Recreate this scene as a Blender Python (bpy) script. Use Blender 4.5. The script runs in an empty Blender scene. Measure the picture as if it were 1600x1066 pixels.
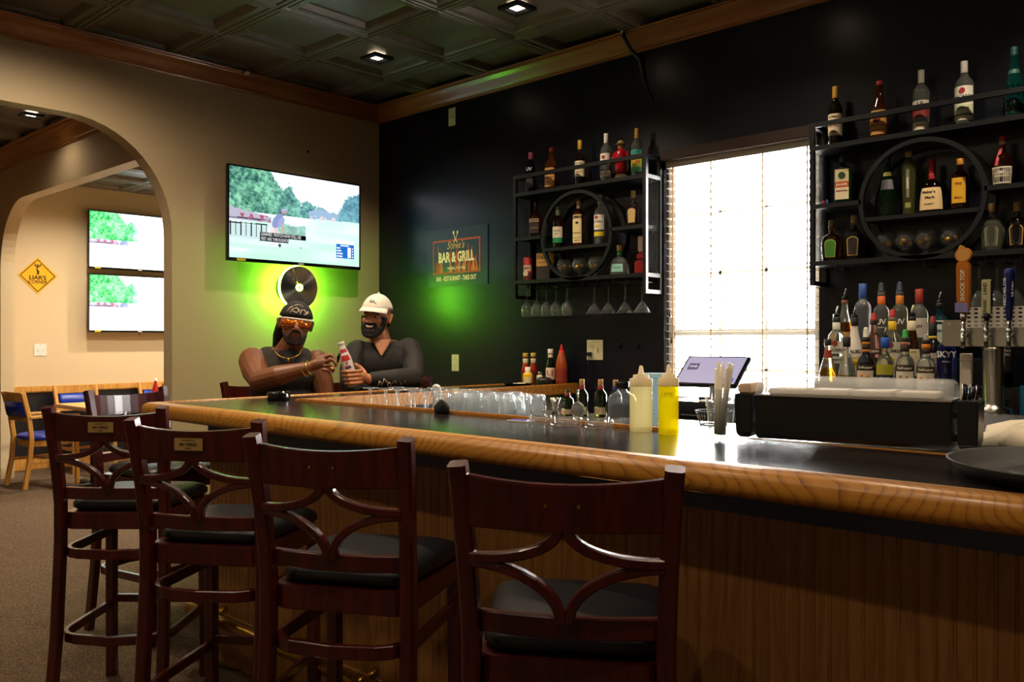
import bpy, bmesh, math, random
import numpy as np
from mathutils import Vector, Matrix, Quaternion
R = math.radians
PI = math.pi
random.seed(7)
scene = bpy.context.scene
COL = scene.collection

# ------------------------------------------------------------------ camera, world, big lights, exposure
EYE = 1.335
cam_d = bpy.data.cameras.new('camera'); cam = bpy.data.objects.new('camera', cam_d); COL.objects.link(cam)
cam.location = (0, 0, EYE); cam.rotation_euler = (R(90), 0, R(42.8187))
cam_d.sensor_width = 36.0; cam_d.lens = 30.231; cam_d.clip_start = 0.05
scene.camera = cam

world = bpy.data.worlds.new('overcast_daylight'); scene.world = world; world.use_nodes = True
bg = world.node_tree.nodes['Background']; bg.inputs[0].default_value = (1.0, 0.985, 0.95, 1); bg.inputs[1].default_value = 60.0

vs = scene.view_settings
vs.view_transform = 'Standard'; vs.look = 'None'; vs.gamma = 1.0; vs.use_curve_mapping = False
vs.exposure = 0.4
cy = scene.cycles
cy.use_denoising = True
cy.max_bounces = 10; cy.diffuse_bounces = 4; cy.glossy_bounces = 4; cy.transmission_bounces = 10; cy.transparent_max_bounces = 16
cy.caustics_reflective = False; cy.caustics_refractive = False; cy.sample_clamp_indirect = 6.0; cy.blur_glossy = 0.5

# ------------------------------------------------------------------ colours and materials
def srgb(h):
    if isinstance(h, str):
        h = h.lstrip('#'); c = [int(h[i:i+2], 16)/255 for i in (0, 2, 4)]
    else:
        c = list(h)
    return tuple((x/12.92 if x <= .04045 else ((x+.055)/1.055)**2.4) for x in c)
def col4(h): return (*srgb(h), 1.0)
MATS = {}
def new_mat(name):
    m = bpy.data.materials.new(name); m.use_nodes = True
    MATS[name] = m
    return m, m.node_tree.nodes, m.node_tree.links, m.node_tree.nodes['Principled BSDF']
def plain(name, h, rough=.5, metal=0.0, spec=.5, noise=0.0, nscale=30, bump=0.0, bscale=200, coat=0.0, sheen=0.0):
    if name in MATS: return MATS[name]
    m, N, L, b = new_mat(name)
    b.inputs['Base Color'].default_value = col4(h); b.inputs['Roughness'].default_value = rough
    b.inputs['Metallic'].default_value = metal; b.inputs['Specular IOR Level'].default_value = spec
    b.inputs['Coat Weight'].default_value = coat; b.inputs['Sheen Weight'].default_value = sheen
    if noise or bump:
        tc = N.new('ShaderNodeTexCoord')
    if noise:
        n = N.new('ShaderNodeTexNoise'); n.inputs['Scale'].default_value = nscale; n.inputs['Detail'].default_value = 5
        L.new(tc.outputs['Object'], n.inputs['Vector'])
        mx = N.new('ShaderNodeMixRGB'); mx.blend_type = 'MULTIPLY'; mx.inputs[0].default_value = noise
        mx.inputs[1].default_value = col4(h)
        rp = N.new('ShaderNodeValToRGB'); rp.color_ramp.elements[0].position = .3; rp.color_ramp.elements[1].position = .7
        rp.color_ramp.elements[0].color = (.35, .35, .35, 1); rp.color_ramp.elements[1].color = (1.15, 1.15, 1.15, 1)
        L.new(n.outputs['Fac'], rp.inputs[0]); L.new(rp.outputs[0], mx.inputs[2]); L.new(mx.outputs[0], b.inputs['Base Color'])
    if bump:
        n2 = N.new('ShaderNodeTexNoise'); n2.inputs['Scale'].default_value = bscale; n2.inputs['Detail'].default_value = 3
        L.new(tc.outputs['Object'], n2.inputs['Vector'])
        bp = N.new('ShaderNodeBump'); bp.inputs['Strength'].default_value = bump; bp.inputs['Distance'].default_value = .002
        L.new(n2.outputs['Fac'], bp.inputs['Height']); L.new(bp.outputs[0], b.inputs['Normal'])
    return m
def wood(name, c1, c2, c3, axis='X', scale=1.0, rough=.35, ring=9.0, fine=60.0, coat=0.0, cathedral=.35):
    """straight grained wood with cathedral figure; axis is the grain direction in object space"""
    if name in MATS: return MATS[name]
    m, N, L, b = new_mat(name)
    tc = N.new('ShaderNodeTexCoord'); mp = N.new('ShaderNodeMapping'); L.new(tc.outputs['Object'], mp.inputs['Vector'])
    s = {'X': (.06, 1, 1), 'Y': (1, .06, 1), 'Z': (1, 1, .06)}[axis]
    mp.inputs['Scale'].default_value = tuple(v*scale for v in s)
    oi = N.new('ShaderNodeObjectInfo'); ad = N.new('ShaderNodeVectorMath'); ad.operation = 'ADD'
    mr = N.new('ShaderNodeVectorMath'); mr.operation = 'SCALE'; mr.inputs[0].default_value = (17, 11, 7)
    L.new(oi.outputs['Random'], mr.inputs['Scale']); L.new(mp.outputs[0], ad.inputs[0]); L.new(mr.outputs[0], ad.inputs[1])
    big = N.new('ShaderNodeTexNoise'); big.inputs['Scale'].default_value = 3.0; big.inputs['Detail'].default_value = 2; big.inputs['Distortion'].default_value = cathedral
    L.new(ad.outputs[0], big.inputs['Vector'])
    ml = N.new('ShaderNodeMath'); ml.operation = 'MULTIPLY'; ml.inputs[1].default_value = ring; L.new(big.outputs['Fac'], ml.inputs[0])
    fr = N.new('ShaderNodeMath'); fr.operation = 'PINGPONG'; fr.inputs[1].default_value = .5; L.new(ml.outputs[0], fr.inputs[0])
    fn = N.new('ShaderNodeTexNoise'); fn.inputs['Scale'].default_value = fine; fn.inputs['Detail'].default_value = 4; L.new(ad.outputs[0], fn.inputs['Vector'])
    sm = N.new('ShaderNodeMath'); sm.operation = 'MULTIPLY_ADD'; sm.inputs[1].default_value = .55; L.new(fn.outputs['Fac'], sm.inputs[0])
    L.new(fr.outputs[0], sm.inputs[2])
    rp = N.new('ShaderNodeValToRGB'); e = rp.color_ramp.elements
    e[0].position = .12; e[0].color = col4(c1); e[1].position = .78; e[1].color = col4(c3)
    e.new(.4).color = col4(c2)
    L.new(sm.outputs[0], rp.inputs[0]); L.new(rp.outputs[0], b.inputs['Base Color'])
    b.inputs['Roughness'].default_value = rough; b.inputs['Coat Weight'].default_value = coat; b.inputs['Coat Roughness'].default_value = .15
    bp = N.new('ShaderNodeBump'); bp.inputs['Strength'].default_value = .12; bp.inputs['Distance'].default_value = .001
    L.new(fn.outputs['Fac'], bp.inputs['Height']); L.new(bp.outputs[0], b.inputs['Normal'])
    return m
def glass(name, h, rough=0.0, ior=1.48, level=None, h2=None, trans=.92):
    """tinted glass; with a level the bottle holds a liquid of colour h up to that height and is h2 above"""
    if name in MATS: return MATS[name]
    m, N, L, b = new_mat(name)
    b.inputs['Base Color'].default_value = col4(h); b.inputs['Roughness'].default_value = rough
    b.inputs['Transmission Weight'].default_value = trans; b.inputs['IOR'].default_value = ior
    if level is not None:
        tc = N.new('ShaderNodeTexCoord'); sp = N.new('ShaderNodeSeparateXYZ'); L.new(tc.outputs['Object'], sp.inputs[0])
        gt = N.new('ShaderNodeMath'); gt.operation = 'GREATER_THAN'; gt.inputs[1].default_value = level; L.new(sp.outputs['Z'], gt.inputs[0])
        mx = N.new('ShaderNodeMixRGB'); mx.inputs[1].default_value = col4(h); mx.inputs[2].default_value = col4(h2 or '#f4f7f6')
        L.new(gt.outputs[0], mx.inputs[0]); L.new(mx.outputs[0], b.inputs['Base Color'])
    return m
def translucent(name, h, fac=.6, rough=.4, see=0.0):
    if name in MATS: return MATS[name]
    m, N, L, b = new_mat(name); b.inputs['Base Color'].default_value = col4(h); b.inputs['Roughness'].default_value = rough
    tr = N.new('ShaderNodeBsdfTranslucent'); tr.inputs['Color'].default_value = col4(h); mx = N.new('ShaderNodeMixShader'); mx.inputs[0].default_value = fac
    L.new(b.outputs[0], mx.inputs[1]); L.new(tr.outputs[0], mx.inputs[2]); last = mx
    if see:
        tp = N.new('ShaderNodeBsdfTransparent'); tp.inputs['Color'].default_value = col4(h); m2 = N.new('ShaderNodeMixShader'); m2.inputs[0].default_value = see
        L.new(mx.outputs[0], m2.inputs[1]); L.new(tp.outputs[0], m2.inputs[2]); last = m2
    L.new(last.outputs[0], N['Material Output'].inputs['Surface'])
    return m
def emit(name, h, strength):
    if name in MATS: return MATS[name]
    m, N, L, b = new_mat(name)
    b.inputs['Base Color'].default_value = (*[c*.08 for c in srgb(h)], 1); b.inputs['Emission Color'].default_value = col4(h)
    b.inputs['Emission Strength'].default_value = strength; b.inputs['Roughness'].default_value = .4
    return m
def screen_mat(name, strength):
    m, N, L, b = new_mat(name)
    at = N.new('ShaderNodeAttribute'); at.attribute_name = 'picture'
    b.inputs['Base Color'].default_value = (.01, .01, .01, 1); b.inputs['Roughness'].default_value = .25
    L.new(at.outputs['Color'], b.inputs['Emission Color']); b.inputs['Emission Strength'].default_value = strength
    return m

def oak_edge(name, axis):
    # plain-sawn oak: nested curved growth lines crossing the edge, with fine pores along the grain
    m, N, L, b = new_mat(name)
    tc = N.new('ShaderNodeTexCoord'); sp = N.new('ShaderNodeSeparateXYZ'); L.new(tc.outputs['Object'], sp.inputs[0])
    mp = N.new('ShaderNodeMapping'); mp.inputs['Scale'].default_value = (1.3, 3.5, 3.5) if axis == 'X' else (3.5, 1.3, 3.5); L.new(tc.outputs['Object'], mp.inputs[0])
    n = N.new('ShaderNodeTexNoise'); n.inputs['Scale'].default_value = 1.6; n.inputs['Detail'].default_value = 1.5; L.new(mp.outputs[0], n.inputs['Vector'])
    a = N.new('ShaderNodeMath'); a.operation = 'MULTIPLY'; a.inputs[1].default_value = 15.0; L.new(n.outputs['Fac'], a.inputs[0])
    c = N.new('ShaderNodeMath'); c.operation = 'MULTIPLY_ADD'; c.inputs[1].default_value = 24.0; L.new(sp.outputs[axis], c.inputs[0]); L.new(a.outputs[0], c.inputs[2])
    pp = N.new('ShaderNodeMath'); pp.operation = 'FRACT'; L.new(c.outputs[0], pp.inputs[0])
    mp2 = N.new('ShaderNodeMapping'); mp2.inputs['Scale'].default_value = (6, 140, 140) if axis == 'X' else (140, 6, 140); L.new(tc.outputs['Object'], mp2.inputs[0])
    f = N.new('ShaderNodeTexNoise'); f.inputs['Scale'].default_value = 1.0; f.inputs['Detail'].default_value = 3; L.new(mp2.outputs[0], f.inputs['Vector'])
    s_ = N.new('ShaderNodeMath'); s_.operation = 'MULTIPLY_ADD'; s_.inputs[1].default_value = .35; L.new(f.outputs['Fac'], s_.inputs[0]); L.new(pp.outputs[0], s_.inputs[2])
    rp = N.new('ShaderNodeValToRGB'); e = rp.color_ramp.elements; e[0].position = .10; e[0].color = col4('#5e340b'); e[1].position = 1.15; e[1].color = col4('#b07524')
    e.new(.26).color = col4('#9a6118'); e.new(.6).color = col4('#b57a28')
    L.new(s_.outputs[0], rp.inputs[0]); L.new(rp.outputs[0], b.inputs['Base Color']); b.inputs['Roughness'].default_value = .42; b.inputs['Coat Weight'].default_value = .12; b.inputs['Coat Roughness'].default_value = .2
    return m
M = {}
M['tan'] = plain('tan_wall_paint', '#bba683', .55, bump=.25, bscale=60)
M['cream'] = plain('cream_wall_paint', '#d6c19c', .6, bump=.2, bscale=60)
M['navy'] = plain('navy_black_wall_paint', '#0b0f1b', .27, spec=.5, bump=.08, bscale=45)
M['wainscot'] = plain('black_wainscot_paint', '#15161c', .4)
M['tile'] = plain('bronze_ceiling_tile', '#6b6356', .32, noise=.35, nscale=9)
M['grid'] = plain('ceiling_grid_dark', '#12110f', .6)
M['crown'] = wood('crown_wood', '#74420f', '#96591f', '#a86c30', 'X', 2.0, .3, 6, 40, coat=.3)
M['crown_y'] = wood('crown_wood_y', '#74420f', '#96591f', '#a86c30', 'Y', 2.0, .3, 6, 40, coat=.3)
M['oak'] = oak_edge('oak_bar_edge', 'X')
M['oak_y'] = oak_edge('oak_bar_edge_y', 'Y')
M['bead'] = wood('bar_front_plank', '#7a4f25', '#91622f', '#9d6e38', 'Z', 7.0, .5, 5, 50, cathedral=.8)
M['lam'] = wood('dark_bar_laminate', '#161313', '#221d1b', '#2e2724', 'X', 4.0, .17, 6, 90, coat=.25, cathedral=.3)
M['lam_y'] = wood('dark_bar_laminate_y', '#161313', '#221d1b', '#2e2724', 'Y', 4.0, .17, 6, 90, coat=.25, cathedral=.3)
M['mahog'] = wood('mahogany_stool_wood', '#260605', '#400d09', '#4e130d', 'Z', 6.0, .3, 4, 60, coat=.4)
M['chair_oak'] = wood('golden_chair_oak', '#a8702a', '#c98f42', '#d59f52', 'Z', 6.0, .35, 4, 60, coat=.2)
M['table_oak'] = wood('golden_table_oak', '#b9813c', '#d3a05a', '#dcae6c', 'X', 4.0, .35, 4, 60, coat=.2)
M['vinyl'] = plain('black_vinyl', '#15161a', .38, bump=.15, bscale=300)
M['blue_vinyl'] = plain('royal_blue_vinyl', '#0f2f9c', .3, bump=.1, bscale=300)
M['brass'] = plain('aged_brass', '#b08a35', .28, 1.0)
M['gold'] = plain('gold_jewellery', '#e8b84a', .22, 1.0)
M['steel'] = plain('stainless_steel', '#b9b5ae', .24, 1.0)
M['chrome'] = plain('chrome', '#dddddd', .1, 1.0)
M['blackmetal'] = plain('matt_black_metal', '#101216', .42, .2)
M['blackplastic'] = plain('black_plastic', '#131316', .38, bump=.12, bscale=500)
M['blackgloss'] = plain('gloss_black_plastic', '#0b0b0d', .15)
M['white'] = plain('white_plastic', '#e9e6df', .45)
M['ivory'] = plain('ivory_plastic', '#d9cfa8', .4)
M['cloth'] = plain('white_cotton', '#e6d9c2', .9, bump=.6, bscale=120)
M['paper'] = plain('paper_white', '#f1e6d6', .8)
M['clear'] = glass('clear_glass', '#fbfdfc', trans=.97)
cg_, N_, L_, B_ = new_mat('brightened_glass')
B_.inputs['Base Color'].default_value = (.95, .97, 1, 1); B_.inputs['Roughness'].default_value = .04; B_.inputs['Transmission Weight'].default_value = .93; B_.inputs['IOR'].default_value = 1.48
M['brightened'] = cg_  # milky share imitates light caught in the glass
def thin_glass(name, bright_mix, power=2.6):
    th_, N_, L_, B_ = new_mat(name)
    tb_ = N_.new('ShaderNodeBsdfTransparent'); tb_.inputs[0].default_value = (.96, .98, .98, 1); gl_ = N_.new('ShaderNodeBsdfGlossy'); gl_.inputs['Roughness'].default_value = .03
    lw_ = N_.new('ShaderNodeLayerWeight'); lw_.inputs[0].default_value = .5; pw_ = N_.new('ShaderNodeMath'); pw_.operation = 'POWER'; pw_.inputs[1].default_value = power; L_.new(lw_.outputs['Facing'], pw_.inputs[0])
    ma_ = N_.new('ShaderNodeMath'); ma_.operation = 'MULTIPLY_ADD'; ma_.inputs[1].default_value = .75; ma_.inputs[2].default_value = .05; L_.new(pw_.outputs[0], ma_.inputs[0])
    m1_ = N_.new('ShaderNodeMixShader'); L_.new(ma_.outputs[0], m1_.inputs[0]); L_.new(tb_.outputs[0], m1_.inputs[1]); L_.new(gl_.outputs[0], m1_.inputs[2])
    tr_ = N_.new('ShaderNodeBsdfTranslucent'); tr_.inputs[0].default_value = (.92, .95, 1, 1); df_ = N_.new('ShaderNodeBsdfDiffuse'); df_.inputs[0].default_value = (.92, .95, 1, 1); m3_ = N_.new('ShaderNodeMixShader'); L_.new(tr_.outputs[0], m3_.inputs[1]); L_.new(df_.outputs[0], m3_.inputs[2])
    m2_ = N_.new('ShaderNodeMixShader'); m2_.inputs[0].default_value = bright_mix
    L_.new(m1_.outputs[0], m2_.inputs[1]); L_.new(m3_.outputs[0], m2_.inputs[2]); L_.new(m2_.outputs[0], N_['Material Output'].inputs['Surface'])
    return th_
M['thin'] = thin_glass('thin_glass', .04); M['bright_glass'] = thin_glass('brightened_bar_glass', .12, 1.7)  # milky white mixed in, imitating window light glowing through the glass
M['navytrim'] = plain('navy_trim_paint', '#2f3860', .4)

def carpet():
    m, N, L, b = new_mat('brown_loop_carpet')
    tc = N.new('ShaderNodeTexCoord')
    v = N.new('ShaderNodeTexNoise'); v.inputs['Scale'].default_value = 420; v.inputs['Detail'].default_value = 2; L.new(tc.outputs['Object'], v.inputs['Vector'])
    mp = N.new('ShaderNodeMapping'); mp.inputs['Scale'].default_value = (55, 170, 1); mp.inputs['Rotation'].default_value = (0, 0, .0)
    L.new(tc.outputs['Object'], mp.inputs['Vector'])
    w = N.new('ShaderNodeTexVoronoi'); w.feature = 'F1'; w.inputs['Scale'].default_value = 1.0; L.new(mp.outputs[0], w.inputs['Vector'])
    ad = N.new('ShaderNodeMath'); ad.operation = 'MULTIPLY_ADD'; ad.inputs[1].default_value = .6
    L.new(w.outputs['Distance'], ad.inputs[0]); L.new(v.outputs['Fac'], ad.inputs[2])
    rp = N.new('ShaderNodeValToRGB'); e = rp.color_ramp.elements
    e[0].position = .3; e[0].color = col4('#241a13'); e[1].position = 1.0; e[1].color = col4('#74604c'); e.new(.62).color = col4('#4c3d30')
    L.new(ad.outputs[0], rp.inputs[0]); L.new(rp.outputs[0], b.inputs['Base Color']); b.inputs['Roughness'].default_value = .95
    b.inputs['Specular IOR Level'].default_value = .1
    bp = N.new('ShaderNodeBump'); bp.inputs['Strength'].default_value = .6; bp.inputs['Distance'].default_value = .004
    L.new(ad.outputs[0], bp.inputs['Height']); L.new(bp.outputs[0], b.inputs['Normal'])
    return m
M['carpet'] = carpet()

# ------------------------------------------------------------------ mesh helpers
class MB:
    def __init__(s): s.v = []; s.f = []; s.sm = []
    def add(s, vs_, fs, smooth=False):
        o = len(s.v); s.v.extend([tuple(p) for p in vs_])
        s.f.extend([tuple(i+o for i in f) for f in fs]); s.sm.extend([smooth]*len(fs)); return s
    def box(s, x0, x1, y0, y1, z0, z1):
        v = [(x, y, z) for z in (z0, z1) for y in (y0, y1) for x in (x0, x1)]
        return s.add(v, [(0, 2, 3, 1), (4, 5, 7, 6), (0, 1, 5, 4), (2, 6, 7, 3), (0, 4, 6, 2), (1, 3, 7, 5)])
    def cbox(s, c, d, m=None):
        v = [Vector((x*d[0]/2, y*d[1]/2, z*d[2]/2)) for z in (-1, 1) for y in (-1, 1) for x in (-1, 1)]
        if m is not None: v = [m @ p for p in v]
        v = [p + Vector(c) for p in v]
        return s.add(v, [(0, 2, 3, 1), (4, 5, 7, 6), (0, 1, 5, 4), (2, 6, 7, 3), (0, 4, 6, 2), (1, 3, 7, 5)])
    def loft(s, rings, cap=True, smooth=True, closed=True):
        n = len(rings[0]); vs_ = [p for r in rings for p in r]; fs = []
        for i in range(len(rings)-1):
            for j in range(n if closed else n-1):
                a = i*n+j; b_ = i*n+(j+1) % n
                fs.append((a, b_, b_+n, a+n))
        s.add(vs_, fs, smooth)
        if cap and closed:
            o = len(s.v)-len(vs_)
            s.f.append(tuple(o+j for j in range(n-1, -1, -1))); s.sm.append(False)
            s.f.append(tuple(o+(len(rings)-1)*n+j for j in range(n))); s.sm.append(False)
        return s
    def lathe(s, prof, n=20, c=(0, 0, 0), cap=True, smooth=True):
        return s.loft([[(c[0]+r*math.cos(2*PI*j/n), c[1]+r*math.sin(2*PI*j/n), c[2]+z) for j in range(n)] for r, z in prof], cap, smooth)
    def tube(s, pts, r, n=8, cap=True, smooth=True):
        pts = [Vector(p) for p in pts]; m = len(pts); rr = r if isinstance(r, (list, tuple)) else [r]*m
        return s.sweep(pts, [(math.cos(2*PI*j/n), math.sin(2*PI*j/n)) for j in range(n)], rr, cap=cap, smooth=smooth)
    def sweep(s, pts, prof, scale=None, up=None, cap=True, smooth=False, loop=False):
        """sweep a 2D profile (side, up) along pts"""
        pts = [Vector(p) for p in pts]; m = len(pts); scale = scale or [1.0]*m
        T = []
        for i in range(m):
            if loop: t = (pts[(i+1) % m]-pts[i]).normalized()+(pts[i]-pts[i-1]).normalized()
            elif i == 0: t = pts[1]-pts[0]
            elif i == m-1: t = pts[-1]-pts[-2]
            else: t = (pts[i+1]-pts[i]).normalized()+(pts[i]-pts[i-1]).normalized()
            T.append(t.normalized())
        if up is None:
            u = Vector((0, 0, 1)) if abs(T[0].z) < .9 else Vector((0, 1, 0))
            fixed = False
        else: u = Vector(up); fixed = True
        rings = []
        for i in range(m):
            t = T[i]
            if fixed: u = Vector(up)
            sd = t.cross(u).normalized(); uu = sd.cross(t).normalized(); u = uu if not fixed else u
            k = 1.0
            if 0 < i < m-1 or loop:   # mitre
                a = (pts[i]-pts[i-1]).normalized(); k = 1/max(.5, abs(a.dot(t)))
            rings.append([tuple(pts[i]+sd*(q[0]*scale[i]*k)+uu*(q[1]*scale[i])) for q in prof])
        if loop: rings.append(rings[0]); cap = False
        return s.loft(rings, cap, smooth)
    def bar(s, pts, w, h, up=(0, 0, 1), c=.15):
        b = min(w, h)*c; x, y = w/2, h/2
        prof = [(-x+b, -y), (x-b, -y), (x, -y+b), (x, y-b), (x-b, y), (-x+b, y), (-x, y-b), (-x, -y+b)]
        return s.sweep(pts, prof, up=up)
    def prism(s, poly, fn, d0, d1):
        """extrude a 2D polygon; fn(a, b, d) gives the 3D point"""
        n = len(poly); v = [fn(a, b, d0) for a, b in poly]+[fn(a, b, d1) for a, b in poly]
        fs = [tuple(range(n)), tuple(range(2*n-1, n-1, -1))]+[((j+1) % n, j, j+n, (j+1) % n+n) for j in range(n)]
        return s.add(v, fs)
    def ball(s, c, r, n=12, m=8, rot=None):
        r = (r, r, r) if not isinstance(r, (tuple, list)) else r
        rings = []
        for i in range(1, m):
            a = PI*i/m-PI/2
            ring = [Vector((r[0]*math.cos(a)*math.cos(2*PI*j/n), r[1]*math.cos(a)*math.sin(2*PI*j/n), r[2]*math.sin(a))) for j in range(n)]
            if rot is not None: ring = [rot @ p for p in ring]
            rings.append([p+Vector(c) for p in ring])
        o = len(s.v); s.loft(rings, False, True)
        b0 = Vector((0, 0, -r[2])); b1 = Vector((0, 0, r[2]))
        if rot is not None: b0 = rot @ b0; b1 = rot @ b1
        k = len(s.v); s.v.append(tuple(b0+Vector(c))); s.v.append(tuple(b1+Vector(c)))
        for j in range(n):
            s.f.append((k, o+(j+1) % n, o+j)); s.sm.append(True)
            s.f.append((k+1, o+(m-2)*n+j, o+(m-2)*n+(j+1) % n)); s.sm.append(True)
        return s
    def mesh(s, name, mat=None, bevel=0.0, seg=2, fix=True):
        me = bpy.data.meshes.new(name); me.from_pydata(s.v, [], s.f)
        me.polygons.foreach_set('use_smooth', s.sm)
        if mat is not None: me.materials.append(M[mat] if isinstance(mat, str) else mat)
        if bevel or fix:
            bm = bmesh.new(); bm.from_mesh(me)
            bmesh.ops.recalc_face_normals(bm, faces=bm.faces)
            if bevel:
                es = [e for e in bm.edges if len(e.link_faces) == 2 and e.calc_face_angle(0) > .5]
                bmesh.ops.bevel(bm, geom=es, offset=bevel, segments=seg, affect='EDGES', clamp_overlap=True)
            bm.to_mesh(me); bm.free()
        me.update(); return me
    def build(s, name, mat, parent=None, loc=None, rot=None, **k):
        return obj(name, s.mesh(name, mat, **k), parent, loc, rot)
def obj(name, me, parent=None, loc=None, rot=None):
    o = bpy.data.objects.new(name, me); COL.objects.link(o)
    if parent is not None: o.parent = parent
    if loc is not None: o.location = loc
    if rot is not None: o.rotation_euler = rot if isinstance(rot, (tuple, list)) else (0, 0, rot)
    return o
def tag(o, label=None, cat=None, group=None, kind=None):
    if label: o['label'] = label
    if cat: o['category'] = cat
    if group: o['group'] = group
    if kind: o['kind'] = kind
    return o
def thing(name, label, cat, loc=(0, 0, 0), rot=0.0, group=None):
    o = bpy.data.objects.new(name, None); COL.objects.link(o); o.empty_display_size = .05
    o.location = loc; o.rotation_euler = rot if isinstance(rot, (tuple, list)) else (0, 0, rot)
    return tag(o, label, cat, group)
def struct(name, o): o['kind'] = 'structure'; return o
def copy_tree(o, parent=None):
    c = o.copy(); COL.objects.link(c)
    if parent is not None: c.parent = parent
    for ch in list(o.children): copy_tree(ch, c)
    return c
def arc(c, r, a0, a1, n, plane='xz'):
    out = []
    for i in range(n+1):
        a = R(a0+(a1-a0)*i/n); p = (r*math.cos(a), r*math.sin(a))
        out.append((c[0]+p[0], c[1], c[2]+p[1]) if plane == 'xz' else (c[0]+p[0], c[1]+p[1], c[2]))
    return out
_tc = {}
def text_verts(s, size, bold=0.0, align='CENTER', shear=0.0, squeeze=1.0):
    """outline lettering as a flat mesh: list of (x, y), faces"""
    key = (s, size, bold, align, shear, squeeze)
    if key in _tc: return _tc[key]
    cu = bpy.data.curves.new('lettering', 'FONT'); cu.body = s; cu.size = size; cu.align_x = align; cu.align_y = 'CENTER'
    cu.offset = bold*size; cu.shear = shear; cu.resolution_u = 2; cu.fill_mode = 'FRONT'
    o = bpy.data.objects.new('lettering_source', cu); COL.objects.link(o)
    dg = bpy.context.evaluated_depsgraph_get(); me = o.evaluated_get(dg).to_mesh()
    vs_ = [(v.co.x*squeeze, v.co.y) for v in me.vertices]; fs = [tuple(p.vertices) for p in me.polygons]
    o.evaluated_get(dg).to_mesh_clear(); bpy.data.objects.remove(o); bpy.data.curves.remove(cu)
    _tc[key] = (vs_, fs); return vs_, fs
def letters(name, s, size, mat, parent, fn=None, bold=0.02, align='CENTER', shear=0.0, squeeze=1.0, at=(0, 0), depth=0.0):
    """fn(x, y) -> 3D point in the parent's space; default: local XZ plane facing -Y"""
    vs_, fs = text_verts(s, size, bold, align, shear, squeeze)
    fn = fn or (lambda x, y: (x, depth, y))
    mb = MB(); mb.add([fn(x+at[0], y+at[1]) for x, y in vs_], fs)
    return mb.build(name, mat, parent, fix=False)
# ------------------------------------------------------------------ room shell
CEIL = 3.115; WX = -5.25; WY = 4.16; BX = -9.70; PY = 2.73; CEIL3 = 2.985
struct('floor', MB().box(-10.2, 3.2, -3.7, 6.7, -.05, 0).build('floor', 'carpet'))

# wall behind the bar (navy), with the window opening
W0, W1, WZ0, WZ1 = -2.68, -1.78, .95, 2.36
mb = MB()
mb.box(WX-.115, W0, WY, WY+.14, 0, CEIL+.1); mb.box(W1, 3.12, WY, WY+.14, 0, CEIL+.1)
mb.box(W0, W1, WY, WY+.14, 0, WZ0); mb.box(W0, W1, WY, WY+.14, WZ1, CEIL+.1)
struct('wall_bar', mb.build('wall_bar', 'navy'))
struct('wall_right', MB().box(3.0, 3.12, -3.6, WY, 0, CEIL+.1).build('wall_right', 'tan'))
struct('wall_rear', MB().box(-9.82, 3.12, -3.72, -3.6, 0, CEIL+.1).build('wall_rear', 'tan'))

def arch_poly(a0, a1, top, o0, o1, oz, rx, rz, n=14):
    """wall outline with a round-cornered opening reaching the floor"""
    p = [(a0, 0), (a0, top), (a1, top), (a1, 0), (o1, 0), (o1, oz-rz)]
    p += [(o1-rx+rx*math.cos(R(90*i/n)), oz-rz+rz*math.sin(R(90*i/n))) for i in range(1, n+1)]
    p += [(o0+rx-rx*math.sin(R(90*i/n)), oz-rz+rz*math.cos(R(90*i/n))) for i in range(0, n+1)]
    p += [(o0, 0)]
    return p
mb = MB(); mb.prism(arch_poly(-3.6, WY, CEIL+.1, .15, 2.517, 2.655, .62, .66), lambda a, b, d: (d, a, b), WX-.115, WX)
struct('wall_left', mb.build('wall_left', 'tan'))
mb = MB(); mb.prism(arch_poly(BX, WX-.115, CEIL+.1, -9.25, -5.62, 2.655, .62, .62), lambda a, b, d: (a, d, b), PY, PY+.12)
struct('wall_passage', mb.build('wall_passage', 'cream'))
struct('wall_far', MB().box(BX-.12, BX, -3.6, 6.6, 0, CEIL+.1).build('wall_far', 'cream'))
struct('wall_end', MB().box(BX, WX, 6.4, 6.52, 0, CEIL+.1).build('wall_end', 'cream'))
struct('wall_dining', MB().box(WX-.115, WX, WY+.14, 6.4, 0, CEIL+.1).build('wall_dining', 'cream'))

# wainscot, chair rail and baseboard of the far wall
struct('trim_1', MB().box(BX, BX+.018, -3.6, 6.4, .12, .80).build('trim_1', 'wainscot'))
mb = MB(); mb.sweep([(BX, 6.4, .84), (BX, -3.6, .84)], [(-.0, -.035), (.025, -.035), (.035, -.01), (.04, .02), (.03, .035), (0, .035)])
o = struct('trim_2', MB().box(BX, BX+.04, -3.6, 6.4, .80, .865).build('trim_2', 'chair_oak', bevel=.012))
struct('baseboard_far', MB().box(BX, BX+.022, -3.6, 6.4, 0, .13).build('baseboard_far', 'chair_oak', bevel=.008))
struct('baseboard_left', MB().box(WX, WX+.018, 2.52, WY, 0, .13).build('baseboard_left', 'crown_y', bevel=.006))

# crown mouldings
CP = [(0, -.108), (.010, -.108), (.014, -.098), (.022, -.094), (.034, -.078), (.058, -.042), (.074, -.026), (.080, -.020), (.084, -.010), (.096, -.008), (.100, .0), (0, .0)]
mb = MB(); mb.loft([[(WX+p, y, CEIL+z) for p, z in CP] for y in (-3.6, WY)], True, False)
struct('trim_3', mb.build('trim_3', 'crown_y'))
mb = MB(); mb.loft([[(x, WY-p, CEIL+z) for p, z in CP] for x in (WX, 3.0)], True, False)
struct('trim_4', mb.build('trim_4', 'crown'))
mb = MB(); mb.loft([[(x, PY-p*1.3, CEIL+z*1.35) for p, z in CP] for x in (BX, WX-.115)], True, False)
struct('trim_5', mb.build('trim_5', 'crown'))

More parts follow.
